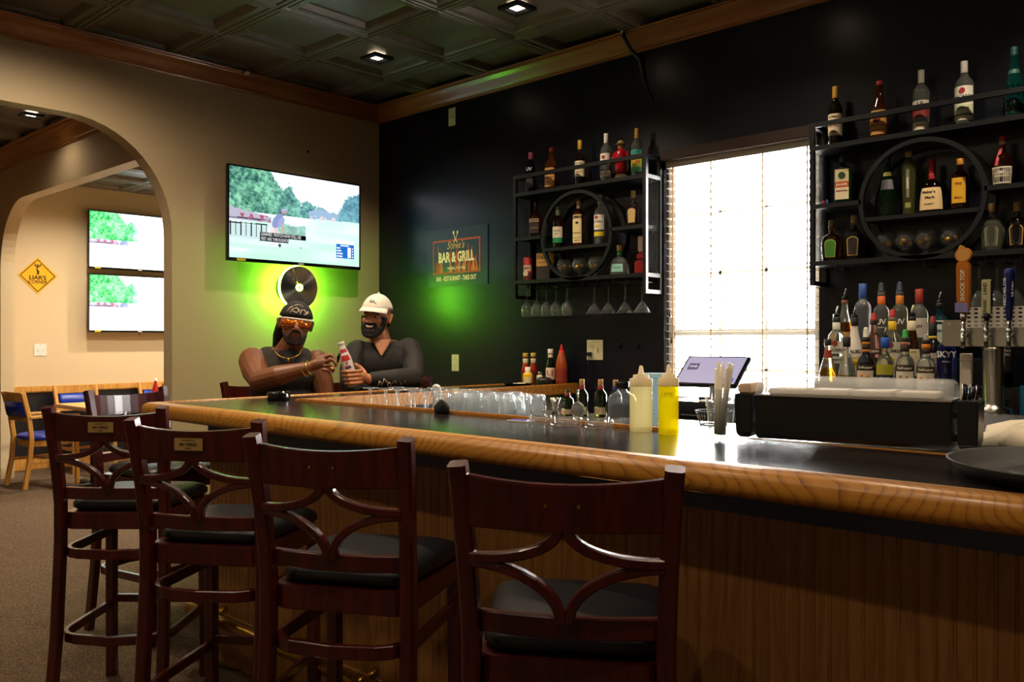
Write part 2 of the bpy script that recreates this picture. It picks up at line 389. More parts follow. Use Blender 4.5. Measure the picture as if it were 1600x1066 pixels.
# ceilings: dark grid with hung coffered tiles, one object for each tile
T = .605
def tile_mesh():
    mb = MB(); H = T/2
    steps = [(H-.003, .004), (H-.006, 0), (H-.024, 0), (H-.030, .009), (H-.036, .009), (H-.040, .004), (H-.072, .004), (H-.080, .012), (H-.100, .040), (H-.106, .040)]
    rings = [[(-h, -h, z), (h, -h, z), (h, h, z), (-h, h, z)] for h, z in steps]
    mb.loft(rings, False, False); mb.add(rings[-1], [(0, 1, 2, 3)]); return mb.mesh('ceiling_tile', 'tile', fix=False)
TM = tile_mesh()
def ceiling(name, x0, x1, y0, y1, z, xs, ys, skip=()):
    c = struct(name, MB().box(x0, x1, y0, y1, z+.048, z+.09).build(name, 'grid'))
    for x in xs:
        for y in ys:
            obj('ceiling_tile', TM, c, (x, y, z))
    return c
gx = [-5.26+T/2+T*i for i in range(11)]; gy = [4.34-T/2-T*j for j in range(8)]
ceiling('ceiling', WX-.1, 3.1, -3.6, WY+.1, CEIL, gx, gy)
MB().box(-5.26+T*11, 3.0, -3.6, WY, CEIL, CEIL+.045).build('flat_field', 'tile', bpy.data.objects['ceiling'])
MB().box(WX, -5.26+T*11, -3.6, 4.34-T*8, CEIL, CEIL+.045).build('flat_field', 'tile', bpy.data.objects['ceiling'])
gx2 = [-5.37-T/2-T*i for i in range(7)]
ceiling('ceiling_passage', BX-.1, WX-.1, -3.6, PY+.1, CEIL, gx2, [PY-T/2-T*j for j in range(6)])
MB().box(BX, WX-.115, -3.6, PY-T*6, CEIL, CEIL+.045).build('flat_field', 'tile', bpy.data.objects['ceiling_passage'])
ceiling('ceiling_dining', BX-.1, WX-.02, PY+.12, 6.5, CEIL3, gx2, [PY+.12+T/2+T*j for j in range(6)])

# window: white vinyl frame, mullions, panes
win = struct('window_1', MB().box(W0, W1, WY+.02, WY+.12, WZ0, WZ0+.03).build('window_1', 'white'))
mb = MB()
for a, b_ in ((W0, W0+.045), (W1-.045, W1)): mb.box(a, b_, WY+.05, WY+.11, WZ0+.03, WZ1)
mb.box(W0+.045, W1-.045, WY+.05, WY+.11, WZ1-.045, WZ1); mb.box(W0+.045, W1-.045, WY+.05, WY+.11, WZ0+.03, WZ0+.07)
mb.build('window_frame', 'white', win)
MB().box(W0+.045, W1-.045, WY+.055, WY+.105, 1.365, 1.40).build('meeting_rail', 'white', win)
cols = [W0+.045+(W1-W0-.09)*i/3 for i in range(4)]; rows = [WZ0+.07, 1.18, 1.365, 1.40, 1.71, 2.04, WZ1-.045]
for x in cols[1:3]:
    MB().box(x-.008, x+.008, WY+.07, WY+.085, WZ0+.07, WZ1-.045).build('mullion', 'white', win)
for z in (1.18, 1.71, 2.04):
    MB().box(W0+.045, W1-.045, WY+.07, WY+.085, z-.008, z+.008).build('mullion', 'white', win)
pane_m, N_, L_, B_ = new_mat('window_pane'); B_.inputs['Base Color'].default_value = (1, 1, 1, 1)
tb = N_.new('ShaderNodeBsdfTransparent'); gl = N_.new('ShaderNodeBsdfGlossy'); gl.inputs['Roughness'].default_value = .02
fr = N_.new('ShaderNodeFresnel'); ms = N_.new('ShaderNodeMixShader'); L_.new(fr.outputs[0], ms.inputs[0]); L_.new(tb.outputs[0], ms.inputs[1]); L_.new(gl.outputs[0], ms.inputs[2])
L_.new(ms.outputs[0], N_['Material Output'].inputs['Surface'])
for (za, zb) in ((rows[0], rows[1]), (rows[1], rows[2]), (rows[3], rows[4]), (rows[4], rows[5]), (rows[5], rows[6])):
    for i in range(3):
        MB().box(cols[i]+.008, cols[i+1]-.008, WY+.076, WY+.079, za+.008, zb-.008).build('pane', pane_m, win)
# daylight enters through the window: light portal in the opening
pl = bpy.data.lights.new('window_portal', 'AREA'); pl.shape = 'RECTANGLE'; pl.size = W1-W0; pl.size_y = WZ1-WZ0
po = bpy.data.objects.new('window_portal', pl); COL.objects.link(po); po.location = ((W0+W1)/2, WY+.13, (WZ0+WZ1)/2); po.rotation_euler = (R(-90), 0, 0)
pl.cycles.is_portal = True

# blind in the window: wooden valance, head rail, slats, ladder cords
bl = thing('window_blind', 'white slatted blind with dark brown valance hanging in the bright window', 'blind', ((W0+W1)/2, WY, 2.30))
hw = (W1-W0)/2
MB().box(-hw+.002, hw+.004, -.045, -.004, .045, .105).build('valance', 'crown', bl, bevel=.004).data.materials[0] = plain('dark_walnut', '#2a1710', .45)
MB().box(-hw+.012, hw-.012, .0, .045, .01, .05).build('head_rail', 'white', bl)
slat_m = plain('white_slat_paint', '#f2ede4', .5)
slm = MB().cbox((0, 0, 0), (2*hw-.03, .048, .0028), Matrix.Rotation(R(-8), 3, 'X')).mesh('slat', slat_m)
z = -.02
while z > -1.26:
    obj('slat', slm, bl, (0, .024, z)); z -= .0425
MB().box(-hw+.014, hw-.014, .004, .044, z, z+.022).build('bottom_rail', 'white', bl)
cord_m = plain('blind_cord', '#d8b98c', .8)
for x in (-hw+.06, -.15, .15, hw-.06):
    MB().box(x-.004, x+.004, -.0035, -.0015, z+.02, .02).build('ladder_cord', cord_m, bl)
for x, zz in ((-hw+.055, -.98), (-hw+.045, -.83)):
    MB().lathe([(.004, 0), (.006, .01), (.003, .035)], 8, (x, -.010, zz)).build('pull_tassel', 'crown', bl).data.materials[0] = plain('dark_walnut', '#2a1710', .45)
    MB().tube([(x, -.010, zz+.03), (x, -.010, .02)], .0012, 5).build('pull_cord', cord_m, bl)

# recessed ceiling lights, a few of them added out of view
warm = (1.0, .80, .57)
def downlight(x, y, z, label, power, cone=75, group='recessed downlights', c=warm, seen=True):
    t = thing('recessed_downlight', label, 'light', (x, y, z), 0, group)
    mb = MB(); s0, s1 = .055, .028
    def ring(h, zz): return [(-h, -h, zz), (h, -h, zz), (h, h, zz), (-h, h, zz)]
    mb.loft([ring(.075, .03), ring(.075, .012), ring(.05, .010), ring(.04, .028)], False, False); mb.build('trim_plate', 'blackmetal', t)
    MB().box(-.04, .04, -.04, .04, .026, .030).build('lamp', emit('lamp_glow', '#ffe2c0', 9.0), t)
    ld = bpy.data.lights.new('downlight_lamp', 'SPOT'); ld.energy = power; ld.color = c; ld.spot_size = R(cone*2); ld.spot_blend = .8; ld.shadow_soft_size = .04
    lo = bpy.data.objects.new('downlight_lamp', ld); COL.objects.link(lo); lo.parent = t; lo.location = (0, 0, .0)
    return t
zf = CEIL
gxc = lambda i: -5.26+T*(i+.5)
for i, j, lab, p in ((1, 1, 'square recessed downlight in the ceiling near the bar corner', 95), (3, 1, 'square recessed downlight in the ceiling above the bottle shelf', 80),
                     (5, 1, 'square recessed downlight in the ceiling above the window', 85), (7, 1, 'square recessed downlight in the ceiling above the beer taps', 120),
                     (1, 4, 'square recessed downlight in the ceiling before the tan wall', 150), (3, 5, 'square recessed downlight in the ceiling above the plaqued stools', 32), (5, 5, 'square recessed downlight in the ceiling above the bare backed stools', 40), (8, 5, 'square recessed downlight in the ceiling above the serving tray', 90),
                     (3, 3, 'added unseen downlight above the inner bar corner, brightening wall and men', 120),  # added out of view to brighten the tan wall and the men
                     (4, 7, 'added unseen downlight over the carpet behind the stools, brightening the bar front', 45), (7, 7, 'added unseen downlight over the open carpet, brightening the bar front', 42)):  # unseen row added to light the bar front from the camera side
    downlight(gxc(i), 4.34-T*(j+.5), zf, lab, p*.52, 60 if j == 1 else (72 if j == 3 else 82))
downlight(-7.49, 2.43, CEIL, 'square recessed downlight in the passage ceiling before the rounded arch', 5)
downlight(-6.28, .31, CEIL, 'square recessed downlight in the passage ceiling beside the tan wall', 80)
for x in (-8.70, -7.49, -6.28):
    for y in (3.4, 4.9):
        downlight(x, y, CEIL3, 'square recessed downlight in the dining room ceiling', 130, group='dining room downlights', c=(1, .87, .68))
# ------------------------------------------------------------------ the bar counter
OX, OY, IX, IY, RX = -3.66, 1.62, -3.29, 2.18, 1.3
BT = 1.07
bar = thing('bar_counter', 'long oak edged bar counter with dark laminate top and planked wooden front', 'bar counter', (0, 0, 0))
NP = [(.050, 1.010), (.008, 1.010), (.002, 1.016), (.0, 1.026), (.0, 1.050), (.004, 1.061), (.012, 1.069), (.024, 1.0735), (.050, 1.0745)]
mb = MB(); mb.loft([[(RX, OY+i, z) for i, z in NP], [(OX+i, OY+i, z) for i, z in NP]], True, True); e1 = mb.build('oak_edge', 'oak', bar)
mb = MB(); mb.loft([[(OX+i, OY+i, z) for i, z in NP], [(OX+i, WY-.004, z) for i, z in NP]], True, True); mb.build('oak_edge', 'oak_y', bar)
mb = MB(); mb.box(OX+.05, RX, OY+.05, IY-.03, 1.03, BT); mb.build('bar_top', 'lam', bar)
mb = MB(); mb.box(OX+.05, IX-.03, IY-.03, WY-.004, 1.03, BT); mb.build('bar_top', 'lam_y', bar)
MB().box(IX, -1.36, IY-.03, IY, 1.012, 1.080).build('oak_lip', 'oak', bar, bevel=.005)
MB().box(-1.36, RX, IY-.03, IY, 1.012, 1.0705).build('oak_lip', 'oak', bar)
MB().box(IX-.03, IX, IY-.03, WY-.004, 1.012, 1.0765).build('oak_lip', 'oak_y', bar, bevel=.005)
PXX, PYY = -3.45, 1.82
mb = MB(); mb.box(PXX+.012, RX, PYY+.012, IY-.06, 0, 1.03); mb.build('core', 'blackmetal', bar)
mb = MB(); mb.box(PXX+.012, IX-.05, IY-.06, WY-.004, 0, 1.03); mb.build('core', 'blackmetal', bar)
MB().box(IX-.05, IX-.04, 3.6, WY-.006, 0, 1.01).build('end_panel', plain('grey_panel', '#8d8780', .5), bar)
mb = MB(); mb.box(PXX-.004, RX, PYY-.006, PYY+.012, .935, 1.03); mb.build('frieze_board', 'navytrim', bar)
mb = MB(); mb.box(PXX-.006, PXX+.012, PYY+.012, WY-.004, .935, 1.03); mb.build('frieze_board', 'navytrim', bar)
# narrow beaded planks, one by one
PW = .0355
pk = MB(); w = PW/2-.0002
prof = [(-w, 0), (-w, -.0105), (-w+.0025, -.012), (w-.0065, -.012), (w-.0055, -.0108), (w-.0045, -.0108), (w-.0035, -.0118), (w-.0015, -.0116), (w, -.0105), (w, 0)]
pk.loft([[(x, y+.012, .19) for x, y in prof], [(x, y+.012, .936) for x, y in prof]], True, False)
pkm = pk.mesh('plank', 'bead')
x = PXX+PW/2
while x < RX-.02:
    obj('plank', pkm, bar, (x, PYY, 0)); x += PW
y = PYY+PW/2+.012
while y < WY-.03:
    obj('plank', pkm, bar, (PXX, y, 0), R(-90)); y += PW
mb = MB(); mb.box(PXX-.008, RX, PYY-.012, PYY+.012, 0, .16); mb.box(PXX-.004, RX, PYY-.007, PYY+.012, .16, .195); mb.build('base_board', 'bead', bar)
mb = MB(); mb.box(PXX-.012, PXX+.012, PYY+.012, WY-.03, 0, .16); mb.box(PXX-.007, PXX+.012, PYY+.012, WY-.03, .16, .195); mb.build('base_board', 'bead', bar)
FX, FY, FZ = -3.545, 1.748, .20
mb = MB(); pts = [(RX, FY, FZ), (FX+.08, FY, FZ)]+[(FX+.08-.08*math.sin(R(a)), FY+.08-.08*math.cos(R(a)), FZ) for a in (22, 45, 68)]+[(FX, FY+.08, FZ), (FX, 4.0, FZ)]
mb.tube(pts, .025, 14); fr = mb.build('foot_rail', 'brass', bar)
for p, rz in [((x, FY, FZ), 0) for x in (-3.3, -2.3, -1.3, -.3, .7)]+[((FX, y, FZ), R(-90)) for y in (2.2, 3.2)]:
    mb = MB(); mb.tube([(-.022, 0, 0), (.022, 0, 0)], .0275, 14); mb.tube([(0, .02, 0), (0, .045, .02), (0, .066, .03)], .011, 8); mb.tube([(0, 0, -.02), (0, .0, -FZ+.005)], .011, 8)
    mb.lathe([(.032, -FZ), (.032, -FZ+.006), (.012, -FZ+.012)], 12)
    mb.build('rail_bracket', 'brass', fr, p, rz)

# ------------------------------------------------------------------ stools
def make_stool(label, group, plaque=False):
    t = thing('bar_stool', label, 'bar stool', (0, 0, 0), 0, group)
    for s in (-1, 1):
        mb = MB(); mb.bar([(s*.196, -.262, 0), (s*.190, -.225, .30), (s*.186, -.205, .62), (s*.186, -.205, .76), (s*.190, -.222, .90), (s*.198, -.252, 1.06), (s*.201, -.262, 1.105)], .036, .038, up=(0, 1, 0))
        mb.build('back_leg', 'mahog', t)
        mb = MB(); mb.bar([(s*.188, .178, 0), (s*.184, .168, .70)], .038, .038, up=(0, 1, 0)); mb.build('front_leg', 'mahog', t)
    # bowed rails of the backrest
    def bow(xh, y, z, dep, n=9): return [(xh*(2*i/n-1), y-dep*(1-(2*i/n-1)**2), z) for i in range(n+1)]
    mb = MB(); a = bow(.188, -.236, 0, .030)
    rings = [[(p[0], p[1]-.017, .985), (p[0], p[1]-.026, 1.085-.012*(1-(p[0]/.188)**2)), (p[0], p[1]-.006, 1.087-.012*(1-(p[0]/.188)**2)), (p[0], p[1]+.004, .985)] for p in a]
    mb.loft(rings, True, False); top = mb.build('top_rail', 'mahog', t, bevel=.003)
    mb = MB(); mb.bar(bow(.175, -.200, .795, .022), .020, .042); mb.build('lower_back_rail', 'mahog', t)
    # four curved bars that make the open diamond
    for sx in (-1, 1):
        for up in (1, -1):
            pts = []
            for i in range(11):
                a = R(90*i/10)
                x = sx*(.008+.172*(1-math.cos(a)));
                if up > 0: z = .992-.066*math.sin(a)
                else: z = .812+.106*math.sin(a)
                x = sx*(.008+.172*(i/10)**1.15) if False else x
                yy = -.215-.035*((z-.80)/.19)-.022*(1-(x/.18)**2)
                pts.append((x, yy, z))
            mb = MB(); mb.bar(pts, .020, .022, up=(0, 1, 0)); mb.build('back_splat', 'mahog', t)
    # apron and cushion
    def rr(hw0, hw1, y0, y1, r, z, n=5):
        out = []
        for cx, cy_, a0, hw in ((1, y1-r, 0, hw1), (-1, y1-r, 90, hw1), (-1, y0+r, 180, hw0), (1, y0+r, 270, hw0)):
            for i in range(n+1):
                a = R(a0+90*i/n); out.append((cx*(hw-r)+r*math.cos(a), cy_+r*math.sin(a), z))
        return out
    mb = MB(); mb.loft([rr(.185, .20, -.205, .19, .05, z) for z in (.665, .725)], True, False); mb.build('apron', 'mahog', t, bevel=.003)
    mb = MB(); mb.loft([rr(.176-d, .206-d, -.186+d, .205-d, .06, z) for d, z in ((.012, .725), (.0, .737), (.0, .752), (.010, .766), (.03, .775), (.06, .780), (.10, .782))], True, True)
    mb.build('seat_cushion', 'vinyl', t)
    # U-shaped bent hoops and front foot bar
    for z, o in ((.585, 0), (.285, .012)):
        pts = [(.184+o/2, .17, z)]+[(.178+o, y, z) for y in (.08, -.05, -.14)]
        pts += [(.178+o-.09+.09*math.cos(R(a)), -.14-.095*math.sin(R(a)), z) for a in (25, 50, 75)]
        q = pts+[(0, -.245-o, z)]+[(-p[0], p[1], p[2]) for p in reversed(pts)]
        mb = MB(); mb.bar(q, .018, .034); mb.build('hoop_stretcher', 'mahog', t)
    mb = MB(); mb.bar([(-.185, .172, .31), (.185, .172, .31)], .022, .03); mb.build('foot_bar', 'mahog', t)
    if plaque:
        mb = MB(); mb.box(-.045, .045, -.2935, -.2905, 1.018, 1.055); p = mb.build('plaque', plain('satin_brass_plate', '#c9a868', .35, .7), t, bevel=.0015)
        dk = plain('engraved_black', '#17120c', .5)
        letters('lettering', 'COURTESY OF', .0065, dk, p, at=(0, 1.048), depth=-.2942)
        letters('lettering', 'MC PEREZ', .012, dk, p, at=(0, 1.036), depth=-.2942, bold=.03)
        letters('lettering', 'FAMILY', .0065, dk, p, at=(0, 1.025), depth=-.2942)
    else:
        for s in (-.03, .03):
            mb = MB(); mb.tube([(s, -.2905, 1.036), (s, -.2945, 1.036)], .0035, 8); mb.build('screw', 'brass', t)
    return t
def stool_at(label, px, py, ang, group='mahogany bar stools', plaque=False):
    """px, py: middle of the top of the backrest on plan"""
    s = make_stool(label, group, plaque); a = R(ang)
    off = Vector((0, -.262)); c, sn = math.cos(a), math.sin(a)
    s.location = (px-(c*off.x-sn*off.y), py-(sn*off.x+c*off.y), 0); s.rotation_euler = (0, 0, a)
    return s
stool_at('mahogany bar stool with brass plaque on its backrest, next to the bar corner', -3.08, 1.235, 42, plaque=True)
stool_at('mahogany bar stool with brass plaque, between the other plaqued stool and a plain one', -2.386, 1.21, 33, plaque=True)
stool_at('mahogany bar stool with bare screwed backrest, beside the plaqued stools', -1.726, 1.21, 29)
stool_at('mahogany bar stool with bare screwed backrest, farthest from the rounded bar corner', -1.005, 1.225, 33)
stool_at('mahogany bar stool at the short side of the bar, beside the dining chairs', -4.18, 1.78, -78)
stool_at('mahogany bar stool on which the man in the sleeveless shirt sits', -4.45, 2.62, -84)
stool_at('mahogany bar stool on which the man in the white cap sits', -4.45, 3.20, -84)

# ------------------------------------------------------------------ oak dining chairs and tables
def make_chair(label, group, arms=False):
    t = thing('dining_chair', label, 'chair', (0, 0, 0), 0, group)
    for s in (-1, 1):
        MB().bar([(s*.20, -.26, 0), (s*.195, -.215, .25), (s*.195, -.20, .45), (s*.20, -.225, .65), (s*.21, -.28, .87)], .034, .040, up=(0, 1, 0)).build('back_leg', 'chair_oak', t)
        MB().bar([(s*.205, .20, 0), (s*.20, .19, .43 if not arms else .63)], .036, .036, up=(0, 1, 0)).build('front_leg', 'chair_oak', t)
        MB().bar([(s*.198, -.20, .24), (s*.20, .19, .24)], .018, .03).build('side_stretcher', 'chair_oak', t)
        if arms: MB().bar([(s*.205, -.22, .645), (s*.205, .0, .648), (s*.205, .215, .645)], .045, .026).build('arm_rest', 'chair_oak', t)
    def bow(xh, y, z, dep, n=7): return [(xh*(2*i/n-1), y-dep*(1-(2*i/n-1)**2), z) for i in range(n+1)]
    MB().bar(bow(.20, -.268, .83, .025), .024, .085).build('top_rail', 'chair_oak', t)
    MB().bar(bow(.19, -.222, .63, .02), .022, .045).build('lower_back_rail', 'chair_oak', t)
    mb = MB(); rg = []
    for i in range(9):
        u = 2*i/8-1; x = .172*u; y = -.245-.022*(1-u*u); w_ = .02*(1-.5*abs(u)**4)
        rg.append([(x, y-w_-.012, .655), (x, y-w_-.028, .72), (x, y-w_-.034, .785), (x, y+w_-.014, .785), (x, y+w_, .72), (x, y+w_+.010, .655)])
    mb.loft(rg, True, True); mb.build('back_cushion', 'blue_vinyl', t)
    def ov(a, b_, z, n=28): return [(a*abs(math.cos(2*PI*i/n))**.6*math.copysign(1, math.cos(2*PI*i/n)), b_*abs(math.sin(2*PI*i/n))**.6*math.copysign(1, math.sin(2*PI*i/n)), z) for i in range(n)]
    mb = MB(); mb.loft([ov(.205, .20, .375), ov(.205, .20, .43)], True, False); mb.build('seat_apron', 'chair_oak', t)
    mb = MB(); mb.loft([ov(.215, .205, .43), ov(.225, .215, .445), ov(.222, .212, .465), ov(.19, .18, .482), ov(.12, .11, .488)], True, True); mb.build('seat_cushion', 'blue_vinyl', t)
    MB().bar([(-.19, 0, .24), (.19, 0, .24)], .018, .028).build('cross_stretcher', 'chair_oak', t)
    return t
def chair_at(label, x, y, ang, arms=False):
    c = make_chair(label, 'oak dining chairs with blue cushions', arms); c.location = (x, y, 0); c.rotation_euler = (0, 0, R(ang)); return c
chair_at('oak armchair with royal blue cushions seen from the side, drawn up to the table', -8.66, 2.93, 4, True)
chair_at('oak dining chair with blue back cushion between the table end and black wainscot', -9.26, 3.53, -88)
chair_at('oak dining chair with blue cushion standing beside the table with the ketchup bottle', -7.56, 3.62, 60)
chair_at('oak dining chair by the wainscot behind the table with the ketchup bottle', -9.30, 4.42, -90)
def table(label, x0, x1, y0, y1):
    t = thing('dining_table', label, 'table', ((x0+x1)/2, (y0+y1)/2, 0), 0, 'oak dining tables')
    a, b_ = (x1-x0)/2, (y1-y0)/2
    MB().box(-a, a, -b_, b_, .715, .75).build('table_top', 'table_oak', t, bevel=.006)
    MB().box(-a+.25, a-.25, -b_+.2, b_-.2, .69, .715).build('apron', 'blackmetal', t)
    MB().lathe([(.045, .03), (.038, .06), (.038, .69)], 16).build('pedestal', 'blackmetal', t)
    mb = MB(); mb.bar([(-.3, 0, .015), (.3, 0, .015)], .07, .03); mb.bar([(0, -.25, .0155), (0, .25, .0155)], .07, .03); mb.build('base', 'blackmetal', t)
table('oak dining table in front of the blue armchair, nothing on its top', -8.60, -7.82, 2.98, 3.42)
table('oak dining table with a ketchup bottle standing on it', -9.05, -8.2, 3.72, 4.45)

# ------------------------------------------------------------------ black metal wall shelves
SZ = dict(top=2.265, mid=1.985, ring=1.90, bot=1.715)
def shelf_unit(label, x0, GRX):
    t = thing('bottle_shelf', label, 'shelf', (x0, WY-.002, 0))
    Wd, Dp = .98, .155; b_ = .011; f = -Dp
    for nm, x, y in (('upright', 0, f), ('upright', Wd, f), ('upright', 0, -b_), ('upright', Wd, -b_)):
        MB().box(x-b_, x+b_, y-b_+.0, y+b_, 1.60, 2.377).build(nm, 'blackmetal', t)
    for z in (2.366,): MB().box(b_, Wd-b_, f-b_, f+b_, z-b_, z+b_).build('guard_rail', 'blackmetal', t)
    for z in (2.366, 1.611, 2.254, 1.704):
        for x in (0, Wd): MB().box(x-b_, x+b_, f+b_, -2*b_, z-b_, z+b_).build('side_rail', 'blackmetal', t)
    MB().box(b_, Wd-b_, f-b_, 0, SZ['top']-.022, SZ['top']).build('shelf_board', 'blackmetal', t)
    MB().box(b_, Wd-b_, f-b_, 0, SZ['bot']-.022, SZ['bot']).build('shelf_board', 'blackmetal', t)
    cx, cz, r = .49, 1.963, .258
    hx = math.sqrt(r*r-(SZ['mid']-cz)**2)
    MB().box(b_, cx-hx, f-b_, 0, SZ['mid']-.020, SZ['mid']).build('shelf_board', 'blackmetal', t)
    MB().box(cx+hx, Wd-b_, f-b_, 0, SZ['mid']-.020, SZ['mid']).build('shelf_board', 'blackmetal', t)
    hx = math.sqrt(r*r-(SZ['ring']-.01-cz)**2)-.008
    MB().box(cx-hx, cx+hx, f-b_, 0, SZ['ring']-.018, SZ['ring']).build('shelf_board', 'blackmetal', t)
    for y in (f, -b_):
        mb = MB(); pts = arc((cx, y, cz), r, 0, 360, 48)[:-1]
        mb.sweep(pts, [(-.010, -.011), (.010, -.011), (.010, .011), (-.010, .011)], up=(0, 1, 0), loop=True); mb.build('ring', 'blackmetal', t)
    # expanded metal in the sides
    for x in (0, Wd):
        mb = MB(); z0, z1, y0, y1 = 1.715, 2.245, f+b_, -2*b_; st = .0155; hgt = z1-z0; d = y1-y0; k = -int(d/st)-1
        kk = 0
        while k*st < hgt:
            for sg in (0, 1):
                a0 = max(0, -k*st); a1 = min(d, hgt-k*st)
                if a1-a0 > .004:
                    pa = (a0, z0+k*st+a0); pb = (a1, z0+k*st+a1)
                    if sg: pa = (d-a0, pa[1]); pb = (d-a1, pb[1])
                    mb.tube([(x, y0+pa[0], pa[1]), (x, y0+pb[0], pb[1])], .0013, 4, smooth=False)
            k += 1
        o = mb.build('wire_mesh', 'blackmetal', t); o['kind'] = 'stuff'
    for x in GRX:
        MB().box(x-.006, x+.006, f+.01, -.01, 1.664, 1.668).build('glass_rail', 'blackmetal', t)
        for y in (f+.02, -.02): MB().box(x-.002, x+.002, y-.004, y+.004, 1.668, SZ['bot']-.022).build('rail_hanger', 'blackmetal', t)
    return t
shelf_unit('black metal bottle shelf with a ring, beside the bar and grill poster', -3.68, [.002+.0865, .168, .248, .33, .42, .53, .635, .745, .86, .955])
shelf_unit('black metal bottle shelf with a ring, above the beer taps', -1.745, [.10, .30, .50, .675, .745, .813, .878, .94])
# ------------------------------------------------------------------ bottles
def sell(th, n):
    c, s = abs(math.cos(th)), abs(math.sin(th)); return (c**n+s**n)**(-1.0/n)
PROF = {
 'round': [(.90, 0), (1, .02), (1, .60), (.97, .65), (.84, .70), (.58, .745), (.40, .785), (.34, .82), (.32, .93), (.37, .935), (.37, .96)],
 'tall': [(.90, 0), (1, .015), (1, .66), (.96, .70), (.78, .74), (.52, .77), (.40, .80), (.37, .92), (.41, .925), (.41, .95)],
 'wine': [(.92, 0), (1, .015), (1, .58), (.95, .64), (.74, .70), (.50, .745), (.39, .80), (.36, .95), (.40, .955), (.40, .985)],
 'slope': [(.92, 0), (1, .02), (1, .38), (.95, .45), (.78, .56), (.56, .68), (.42, .78), (.36, .86), (.34, .94), (.38, .95)],
 'bulb': [(.80, 0), (.88, .02), (.98, .25), (1, .40), (.97, .50), (.82, .60), (.50, .66), (.30, .69), (.27, .72), (.27, .80), (.31, .81), (.31, .83)],
 'flask': [(.95, 0), (1, .03), (.98, .20), (.90, .38), (.72, .52), (.40, .60), (.24, .64), (.23, .78), (.27, .79)],
 'square': [(.97, 0), (1, .015), (1, .70), (.93, .74), (.55, .77), (.34, .80), (.32, .90), (.40, .91), (.40, .93)],
 'vase': [(.72, 0), (.80, .02), (.84, .25), (.90, .45), (1, .72), (.96, .80), (.60, .86), (.34, .89), (.30, .92)],
 'cone': [(.88, 0), (1, .03), (1, .46), (.95, .54), (.72, .70), (.50, .80), (.42, .84)],
 'shelfy': [(.92, 0), (1, .02), (1, .55), (.95, .60), (.75, .66), (.50, .70), (.40, .74), (.36, .80), (.40, .82), (.36, .86), (.34, .95)],
 'cyl': [(.93, 0), (1, .015), (1, .985), (.94, 1.0)],
}
def mat_of(m): return M[m] if isinstance(m, str) and m in M else (plain('label_'+m.strip('#'), m, .55) if isinstance(m, str) else m)
def bottle(name, label, cat, loc, rot, H, Rr, prof, gl, caps=(), labels=(), texts=(), n=2.0, asp=1.0, group=None, seg=24, body='glass_body', extra=None):
    t = thing(name, label, cat, loc, R(rot), group)
    P = [(r*Rr, z*H) for r, z in PROF[prof]]
    def rad(z):
        for (r0, z0), (r1, z1) in zip(P, P[1:]):
            if z0 <= z <= z1: return r0+(r1-r0)*((z-z0)/(z1-z0) if z1 > z0 else 0)
        return P[-1][0]
    neck = Rr*.5
    def pt(th, z, off=0.0):
        r = rad(z); k = min(1.0, max(0.0, (r-neck)/(Rr-neck)))      # necks stay round
        e = 2+(n-2)*k; q = sell(th, e) if e > 2.01 else 1.0; ay = 1+(asp-1)*k
        return ((r*q+off)*math.cos(th), (r*q*ay+off)*math.sin(th), z)
    mb = MB(); zs = [z for _, z in P]; dense = []
    for a, b_ in zip(zs, zs[1:]): dense += [a, (a+b_)/2]
    dense.append(zs[-1])
    mb.loft([[pt(2*PI*j/seg, z) for j in range(seg)] for z in dense], True, True)
    mb.build(body, mat_of(gl), t)
    for c in caps:          # (z0, z1, r, colour[, taper])
        z0, z1, r, cm = c[:4]; tp = c[4] if len(c) > 4 else 1.0; nm = c[5] if len(c) > 5 else 'cap'
        MB().lathe([(r*.97, z0*H), (r, z0*H+.001), (r*tp, z1*H-.001), (r*tp*.92, z1*H)], 16).build(nm, mat_of(cm), t)
    lobs = []
    for z0, z1, ha, cm in [l[:4] for l in labels]:
        mb = MB(); m_ = 12; rows_ = 5
        g = [[pt(R(-90-ha+2*ha*j/m_), (z0+(z1-z0)*i/rows_)*H, .0007) for j in range(m_+1)] for i in range(rows_+1)]
        mb.loft(g, False, True, closed=False); lobs.append(mb.build('label', mat_of(cm), t, fix=False))
    for tx in texts:        # (string, z, size, colour, label index or None[, angle, squeeze, vertical])
        s, zc, sz, cm, li = tx[:5]; a0 = tx[5] if len(tx) > 5 else 0; sq = tx[6] if len(tx) > 6 else 1.0; vert = tx[7] if len(tx) > 7 else False
        def fn(x, y, zc=zc*H, a0=a0, vert=vert):
            if vert: x, y = -y, x
            return pt(R(-90+a0)+x/(Rr*(.5+.5*asp)), zc+y, .0014)
        letters('lettering', s, sz, mat_of(cm), lobs[li] if li is not None else t, fn, bold=.03, squeeze=sq)
    if extra: extra(t, H, Rr)
    return t
def pourer(col='steel', base='blackgloss', h=.05, r=.012):
    def f(t, H, Rr):
        MB().lathe([(r, H*.955), (r*1.15, H*.955+.004), (r*1.1, H*.955+.014), (r*.5, H*.955+.018)], 12).build('pourer_collar', mat_of(base), t)
        MB().tube([(0, 0, H*.955+.016), (0, -.001, H*.955+.03), (.006, -.004, H*.955+h)], [.005, .0042, .0034], 8).build('pourer_spout', mat_of(col), t)
    return f
def capper(col, r=.013, h=.03):
    def f(t, H, Rr):
        MB().lathe([(r*1.05, H*.955), (r*1.05, H*.955+.008), (r*.8, H*.955+.012), (r*.75, H*.955+h*.8), (r*.4, H*.955+h)], 12).build('pour_cap', mat_of(col), t)
    return f
def two(a, b_):
    def f(t, H, Rr): a(t, H, Rr); b_(t, H, Rr)
    return f
GC = glass('vodka_glass', '#e9f1ee'); GA = glass('amber_spirit_glass', '#b0560f'); GB = glass('brown_glass', '#5a2408')
